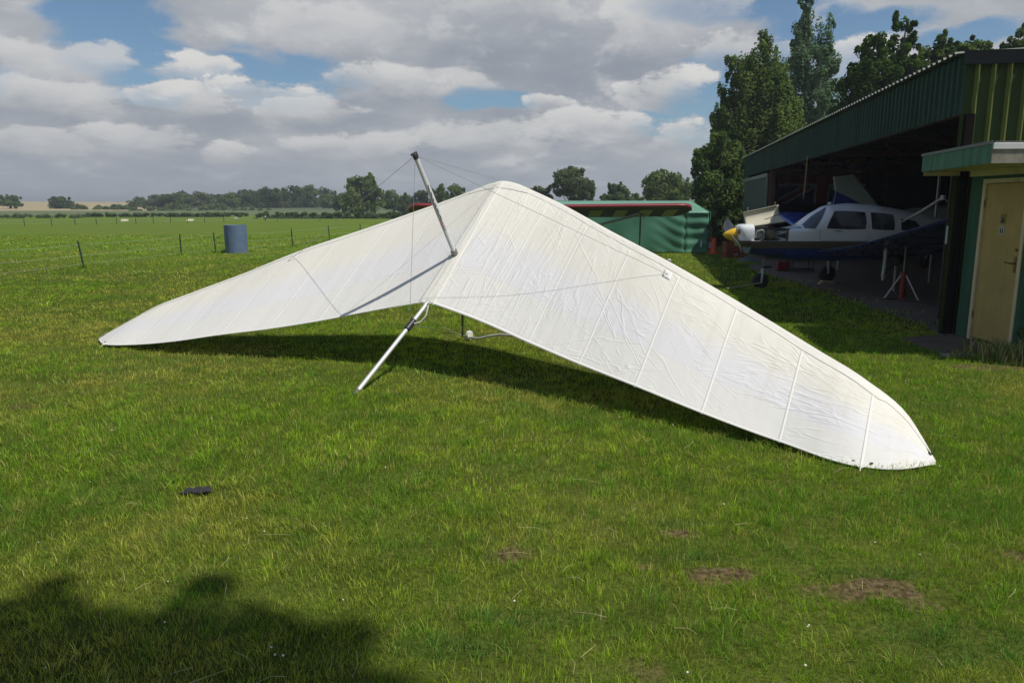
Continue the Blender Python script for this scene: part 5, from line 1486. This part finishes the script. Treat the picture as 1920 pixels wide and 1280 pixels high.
def build_mid_trees():
    # behind the tent
    y = 92
    tree('ash_tree', 'open grey green tree on a bare leaning trunk left of the green tent', 'tree', (at(1062, 400, y).x, y, 0),
         [lobe(1066, 340, 26, 22, y), lobe(1078, 328, 20, 14, y), lobe(1050, 352, 18, 14, y), lobe(1098, 352, 17, 18, y), lobe(1082, 365, 22, 16, y), lobe(1108, 368, 8, 10, y), lobe(1058, 332, 16, 10, y)],
         5200, .30, 21, GRY, .16, limbs=12, clump=26, fork=.3)
    tree('small_tree', 'low grey tree half hidden by the glider nose, left of the open ash tree', 'tree', (at(1012, 400, y).x, y, 0),
         [lobe(1012, 368, 20, 14, y), lobe(1000, 362, 12, 10, y), lobe(1028, 380, 16, 12, y)], 2400, .30, 22, GRY, .12)
    y = 98
    tree('small_tree', 'small dark spiky tree above the middle of the tent roof', 'tree', (at(1158, 400, y).x, y, 0),
         [lobe(1156, 360, 16, 14, y), lobe(1146, 355, 8, 8, y), lobe(1160, 350, 7, 8, y), lobe(1174, 362, 9, 9, y), lobe(1156, 374, 26, 9, y)], 2600, .30, 23, (DKG[0], GRN[1]), .13, clump=22)
    tree('small_tree', 'low bush between the spiky tree and the round tree above the tent', 'tree', (at(1196, 400, y).x, y, 0), [lobe(1193, 374, 14, 8, y), lobe(1180, 378, 10, 7, y)], 1000, .30, 24, GRN, .1)
    y = 82
    tree('round_tree', 'full round tree above the right end of the tent roof', 'tree', (at(1248, 400, y).x, y, 0),
         [lobe(1240, 345, 32, 22, y), lobe(1228, 352, 22, 20, y), lobe(1262, 350, 24, 22, y), lobe(1246, 332, 20, 11, y), lobe(1215, 368, 12, 14, y), lobe(1282, 362, 18, 24, y), lobe(1250, 372, 36, 18, y)],
         6500, .28, 25, (GRN[0], LTG[1]), .18, clump=34)
    # left middle distance
    y = 135
    tree('poplar_tree', 'tallest pale green tree standing right of the far wood above the field hedge', 'tree', (at(680, 400, y).x, y, 0),
         [lobe(678, 352, 26, 20, y), lobe(690, 340, 14, 12, y), lobe(664, 358, 16, 18, y), lobe(700, 362, 16, 20, y), lobe(680, 380, 34, 20, y), lobe(692, 334, 7, 7, y)], 5500, .40, 26, (GRN[0], LTG[1]), .22, clump=34)
    y = 150
    tree('round_tree', 'round mid green tree right of the kingpost beyond the glider', 'tree', (at(843, 400, y).x, y, 0),
         [lobe(842, 362, 24, 15, y), lobe(858, 360, 14, 10, y), lobe(830, 372, 16, 14, y), lobe(845, 380, 32, 14, y)], 3600, .42, 27, (GRN[0], GRN[1]), .22)
    y = 170
    tree('round_tree', 'small dark round tree just left of the kingpost', 'tree', (at(790, 400, y).x, y, 0),
         [lobe(790, 370, 13, 11, y), lobe(783, 376, 10, 10, y), lobe(797, 378, 10, 10, y)], 1500, .45, 28, DKG, .2)
    tree('fir_tree', 'thin dark conifer top hidden behind the kingpost', 'tree', (at(812, 400, y).x, y, 0), [lobe(803, 352, 5, 6, y), lobe(809, 362, 8, 9, y), lobe(814, 376, 11, 14, y)], 900, .42, 29, DKG, .15)
    for i, (px, py, rx, ry, col, lab) in enumerate([(648, 378, 20, 16, GRN, 'green tree between the wood and the tallest pale tree'), (738, 374, 22, 17, GRN, 'bushy tree just right of the tallest pale tree'), (764, 382, 16, 13, (DKG[0], GRN[1]), 'dark tree between the bushy tree and the small round dark one'), (818, 390, 18, 10, GRN, 'low tree behind the kingpost over the red wing')]):
        tree('field_tree', lab, 'tree', (at(px, 400, y).x, y, 0), [lobe(px, py, rx, ry, y), lobe(px + rx * .4, py + ry * .4, rx * .7, ry * .8, y), lobe(px - rx * .4, py + ry * .5, rx * .7, ry * .8, y)], 2200, .45, 40 + i, col, .2)

ORD = ['first', 'second', 'third', 'fourth', 'fifth', 'sixth', 'seventh', 'eighth', 'ninth', 'tenth', 'eleventh', 'twelfth', 'thirteenth', 'fourteenth', 'fifteenth', 'sixteenth', 'seventeenth']
def build_far_trees():
    y = 225
    tree('lone_tree', 'lone round tree on a visible trunk at the left edge before the pale stubble', 'tree', (at(20, 400, y).x, y, .8), [lobe(20, 377, 17, 9, y), lobe(10, 381, 10, 7, y), lobe(32, 383, 10, 6, y), lobe(20, 371, 9, 5, y)], 1500, .55, 60, (DKG[0], GRN[1]), .35, fork=.2)
    tree('lone_tree', 'lone dark spreading tree, right of the first gap of pale stubble', 'tree', (at(116, 400, y).x, y, .8), [lobe(114, 381, 18, 11, y), lobe(104, 387, 12, 9, y), lobe(128, 388, 12, 8, y), lobe(110, 374, 9, 5, y)], 1700, .55, 61, DKG, .35)
    for i, (px, py, rx, ry) in enumerate([(148, 391, 14, 7), (190, 395, 20, 7), (225, 393, 20, 8), (400, 393, 26, 10), (330, 392, 26, 10)]):
        tree('hedgerow_bush', 'low rounded bush on the field edge, %s from the left' % ORD[i], 'bush', (at(px, 402, y - 12).x, y - 12, .4), [lobe(px, py, rx, ry, y - 12), lobe(px + rx * .5, py + 2, rx * .6, ry * .8, y - 12)], 1300, .55, 70 + i, (GRN[0], GRY[1]), .12, group='low bushes along the field edge', limbs=3, frill=False)
    y = 250
    W = [(262, 383, 17, 13), (288, 380, 17, 14), (312, 377, 17, 14), (337, 373, 17, 15), (357, 378, 15, 13), (380, 374, 20, 15), (405, 377, 17, 13), (428, 376, 17, 14), (455, 370, 24, 16), (480, 368, 20, 17), (505, 365, 20, 16), (528, 368, 18, 18), (552, 364, 18, 16), (576, 362, 18, 15), (600, 368, 18, 18), (620, 374, 16, 15)]
    for i, (px, py, rx, ry) in enumerate(W):
        yy = y + 12 * math.sin(i * 2.4)
        col = [(GRN[0], GRY[1]), (DKG[0], GRN[1]), DKG, GRY][(i * 7) % 4] if i < 8 else [DKG, (DKG[0], GRN[1])][i % 2]
        lab = '%s tree of the far wood counting from its left end, %s' % (ORD[i], 'grey green' if i < 8 else 'dark and full')
        tree('wood_tree', lab, 'tree', (at(px, 402, yy).x, yy, 1.2), [lobe(px, py, rx * 1.1, ry * .85, yy), lobe(px, py + ry * 1.4, rx * 1.3, ry * .8, yy), lobe(px - rx * .4, py + ry * .6, rx * .8, ry * .8, yy), lobe(px + rx * .4, py + ry * .6, rx * .8, ry * .8, yy), lobe(px, py + ry * 1.1, rx, ry * .7, yy), lobe(px + rx * .1, py - ry * .5, rx * .5, ry * .4, yy)], 3000, .62, 90 + i, col, .35, group='trees of the far wood', limbs=4, frill=False)
    # a far ridge of woodland that reads as one band
    L = []
    rr = random.Random(5)
    for i in range(70):
        px = -260 + i * 38; L.append(lobe(px, 386 - rr.uniform(0, 3.5) + (2 if px < 120 else 0), 24, 3.2, 470))
    V, Fq, c, _ = leaves(L, 9000, 1.5, 120, ((.018, .032, .018), (.04, .055, .03)), frill=False)
    o = fast_mesh('woodland', V, Fq, LEAF, c); o['kind'] = 'stuff'; o['label'] = 'distant dark band of woodland along the horizon'; o['category'] = 'woodland'
    L = [lobe(240 + 9 * i, 397 + rr.uniform(-4, 3), 11, rr.uniform(5, 8), 205 + rr.uniform(-8, 8)) for i in range(30)]
    V, Fq, c, _ = leaves(L, 5000, .55, 121, (GRN[0], GRY[1]), frill=False)
    o = fast_mesh('scrub', V, Fq, LEAF, c); o['kind'] = 'stuff'; o['label'] = 'low scrub and brambles along the foot of the far wood'; o['category'] = 'scrub'
    # hedges
    def hedge(px0, px1, pt, pb, y, n, size, seed, cols, lab):
        L = []; k = int((px1 - px0) / 14)
        for i in range(k + 1):
            px = px0 + (px1 - px0) * i / k
            L.append(lobe(px, (pt + pb) / 2 + rr.uniform(-.6, .6), 12, (pb - pt) / 2, y, dy=1.0))
        V, Fq, c, _ = leaves(L, n, size, seed, cols, gap=.4, frill=False)
        tag(fast_mesh('hedge', V, Fq, LEAF, c), lab, 'hedge', 'field hedges')
    hedge(-220, 165, 402, 408, 118, 3500, .34, 130, (GRN[0], GRY[1]), 'rough pale low hedge at the left edge of the field')
    hedge(165, 452, 400, 407, 130, 4500, .34, 131, DKG, 'long clipped dark hedge below the far wood')
    hedge(478, 960, 399, 412, 112, 9000, .32, 132, DKG, 'taller dark hedge running behind the glider')
    hedge(960, 1500, 398, 410, 125, 5000, .4, 133, DKG, 'hedge continuing behind the tent and aircraft')

def build_shade_tree():
    """stands behind the photographer; its shadow falls on the lawn at lower left"""
    L = []
    for px, py, r, h in ((5, 1150, .22, 9.6), (60, 1185, .20, 9.2), (370, 1110, .11, 9.8), (400, 1140, .15, 9.4), (400, 1185, .17, 9.6), (505, 1185, .15, 9.7), (460, 1205, .18, 9.9), (130, 1260, .30, 10.0), (320, 1215, .26, 10.2), (60, 1300, .4, 10.5), (430, 1235, .28, 10.0), (230, 1310, .45, 10.6), (560, 1300, .26, 9.9), (690, 1345, .28, 10.0), (-120, 1180, .45, 10.3), (480, 1350, .5, 10.5), (100, 1370, .7, 11.0), (330, 1430, .8, 11.2), (560, 1480, .7, 11.0), (-60, 1300, .6, 10.9)):
        g = ground(px, py); p = g + SUN * (h / SUN.z)
        L.append((p.x, p.y, p.z, r, r, r * .9))
    tree('shade_tree', 'leafy tree behind the viewer whose branches shade the lawn at lower left', 'tree', (7.2, -5.2, 0), L, 3000, .14, 150, GRN, .2, limbs=12, clump=34)

def build_weeds():
    # tall weeds and grass at the foot of the shed
    wm = leaf_mat('weed_leaf', transl=.3)
    rr = np.random.default_rng(77)
    def clump(cx, cy, n, h, spread, seed, lab, dry, grp='weeds at the foot of the shed'):
        r = np.random.default_rng(seed); V = []; Fc = []; C = []
        for i in range(n):
            bx, by = cx + r.normal(0, spread), cy + r.normal(0, spread * .7)
            a = r.uniform(0, 2 * PI); hh = h * r.uniform(.4, 1.15); le = hh * r.uniform(.15, .75); w = r.uniform(.004, .010)
            isdry = r.random() < dry
            col = np.array([.48, .40, .20]) if isdry else np.array([.13, .19, .05]) * r.uniform(.7, 1.5)
            sd = np.array([-math.sin(a), math.cos(a), 0]) * w; d = np.array([math.cos(a), math.sin(a), 0])
            o = len(V)
            for k in range(5):
                f = k / 4; p = np.array([bx, by, 0]) + d * le * f ** 1.8 + np.array([0, 0, hh * (f - .25 * f ** 3)])
                ww = (1 - f ** 2 * .95)
                V += [p - sd * ww, p + sd * ww]
                C += [col, col]
            for k in range(4): Fc.append((o + 2 * k, o + 2 * k + 1, o + 2 * k + 3, o + 2 * k + 2))
        o_ = tag(fast_mesh('weeds', np.array(V), np.array(Fc), wm, np.array(C)), lab, 'weeds'); o_['kind'] = 'stuff'
    g = ground(1868, 668); clump(g.x, g.y, 260, .24, .16, 1, 'tuft of tall dry grass below the shed door', .6)
    g = ground(1905, 676); clump(g.x + .05, g.y, 300, .30, .18, 2, 'taller green weeds at the right foot of the shed', .4)
    g = ground(1800, 668); clump(g.x, g.y, 120, .10, .16, 3, 'short grass creeping over the slab edge', .2)
    V, Fq, c, _ = leaves([(ground(1925, 665).x + .1, ground(1925, 665).y, .22, .18, .18, .22)], 500, .06, 9, (GRN[0], LTG[1]), aspect=1.4)
    tag(fast_mesh('nettle', V, Fq, LEAF, c), 'broad leaved green weed at the right edge by the shed wall', 'weed')
    e = ground(1710, 618)
    for i, (px, py) in enumerate(((1480, 529), (1530, 545), (1590, 565), (1650, 586), (1700, 606))):
        g = ground(px, py); clump(g.x, g.y, 200, .08, .30, 20 + i, 'rough grass tuft along the hangar floor edge, %s from the far end' % ORD[i], .35, 'grass tufts along the hangar floor edge')
LEAFK = 3.6
build_near_trees()
LEAFK = 2.8
build_mid_trees(); build_far_trees(); build_shade_tree(); build_weeds()

# ------------------------------------------------------------------ summer haze
def build_haze():
    m = bpy.data.materials.new('summer_haze'); m.use_nodes = True; nt = m.node_tree; nt.nodes.clear()
    o = nt.nodes.new('ShaderNodeOutputMaterial'); v = nt.nodes.new('ShaderNodeVolumePrincipled')
    v.inputs['Color'].default_value = (.80, .86, .93, 1); v.inputs['Density'].default_value = .0008; v.inputs['Anisotropy'].default_value = .3
    nt.links.new(v.outputs[0], o.inputs['Volume'])
    B = MB(); B.box((0, 1250, 10.5), (5400, 2800, 23)); ob = B.build('haze', m); ob['kind'] = 'stuff'; ob['label'] = 'thin pale summer haze over the fields'; ob['category'] = 'haze'
    SC.cycles.volume_bounces = 0
build_haze()
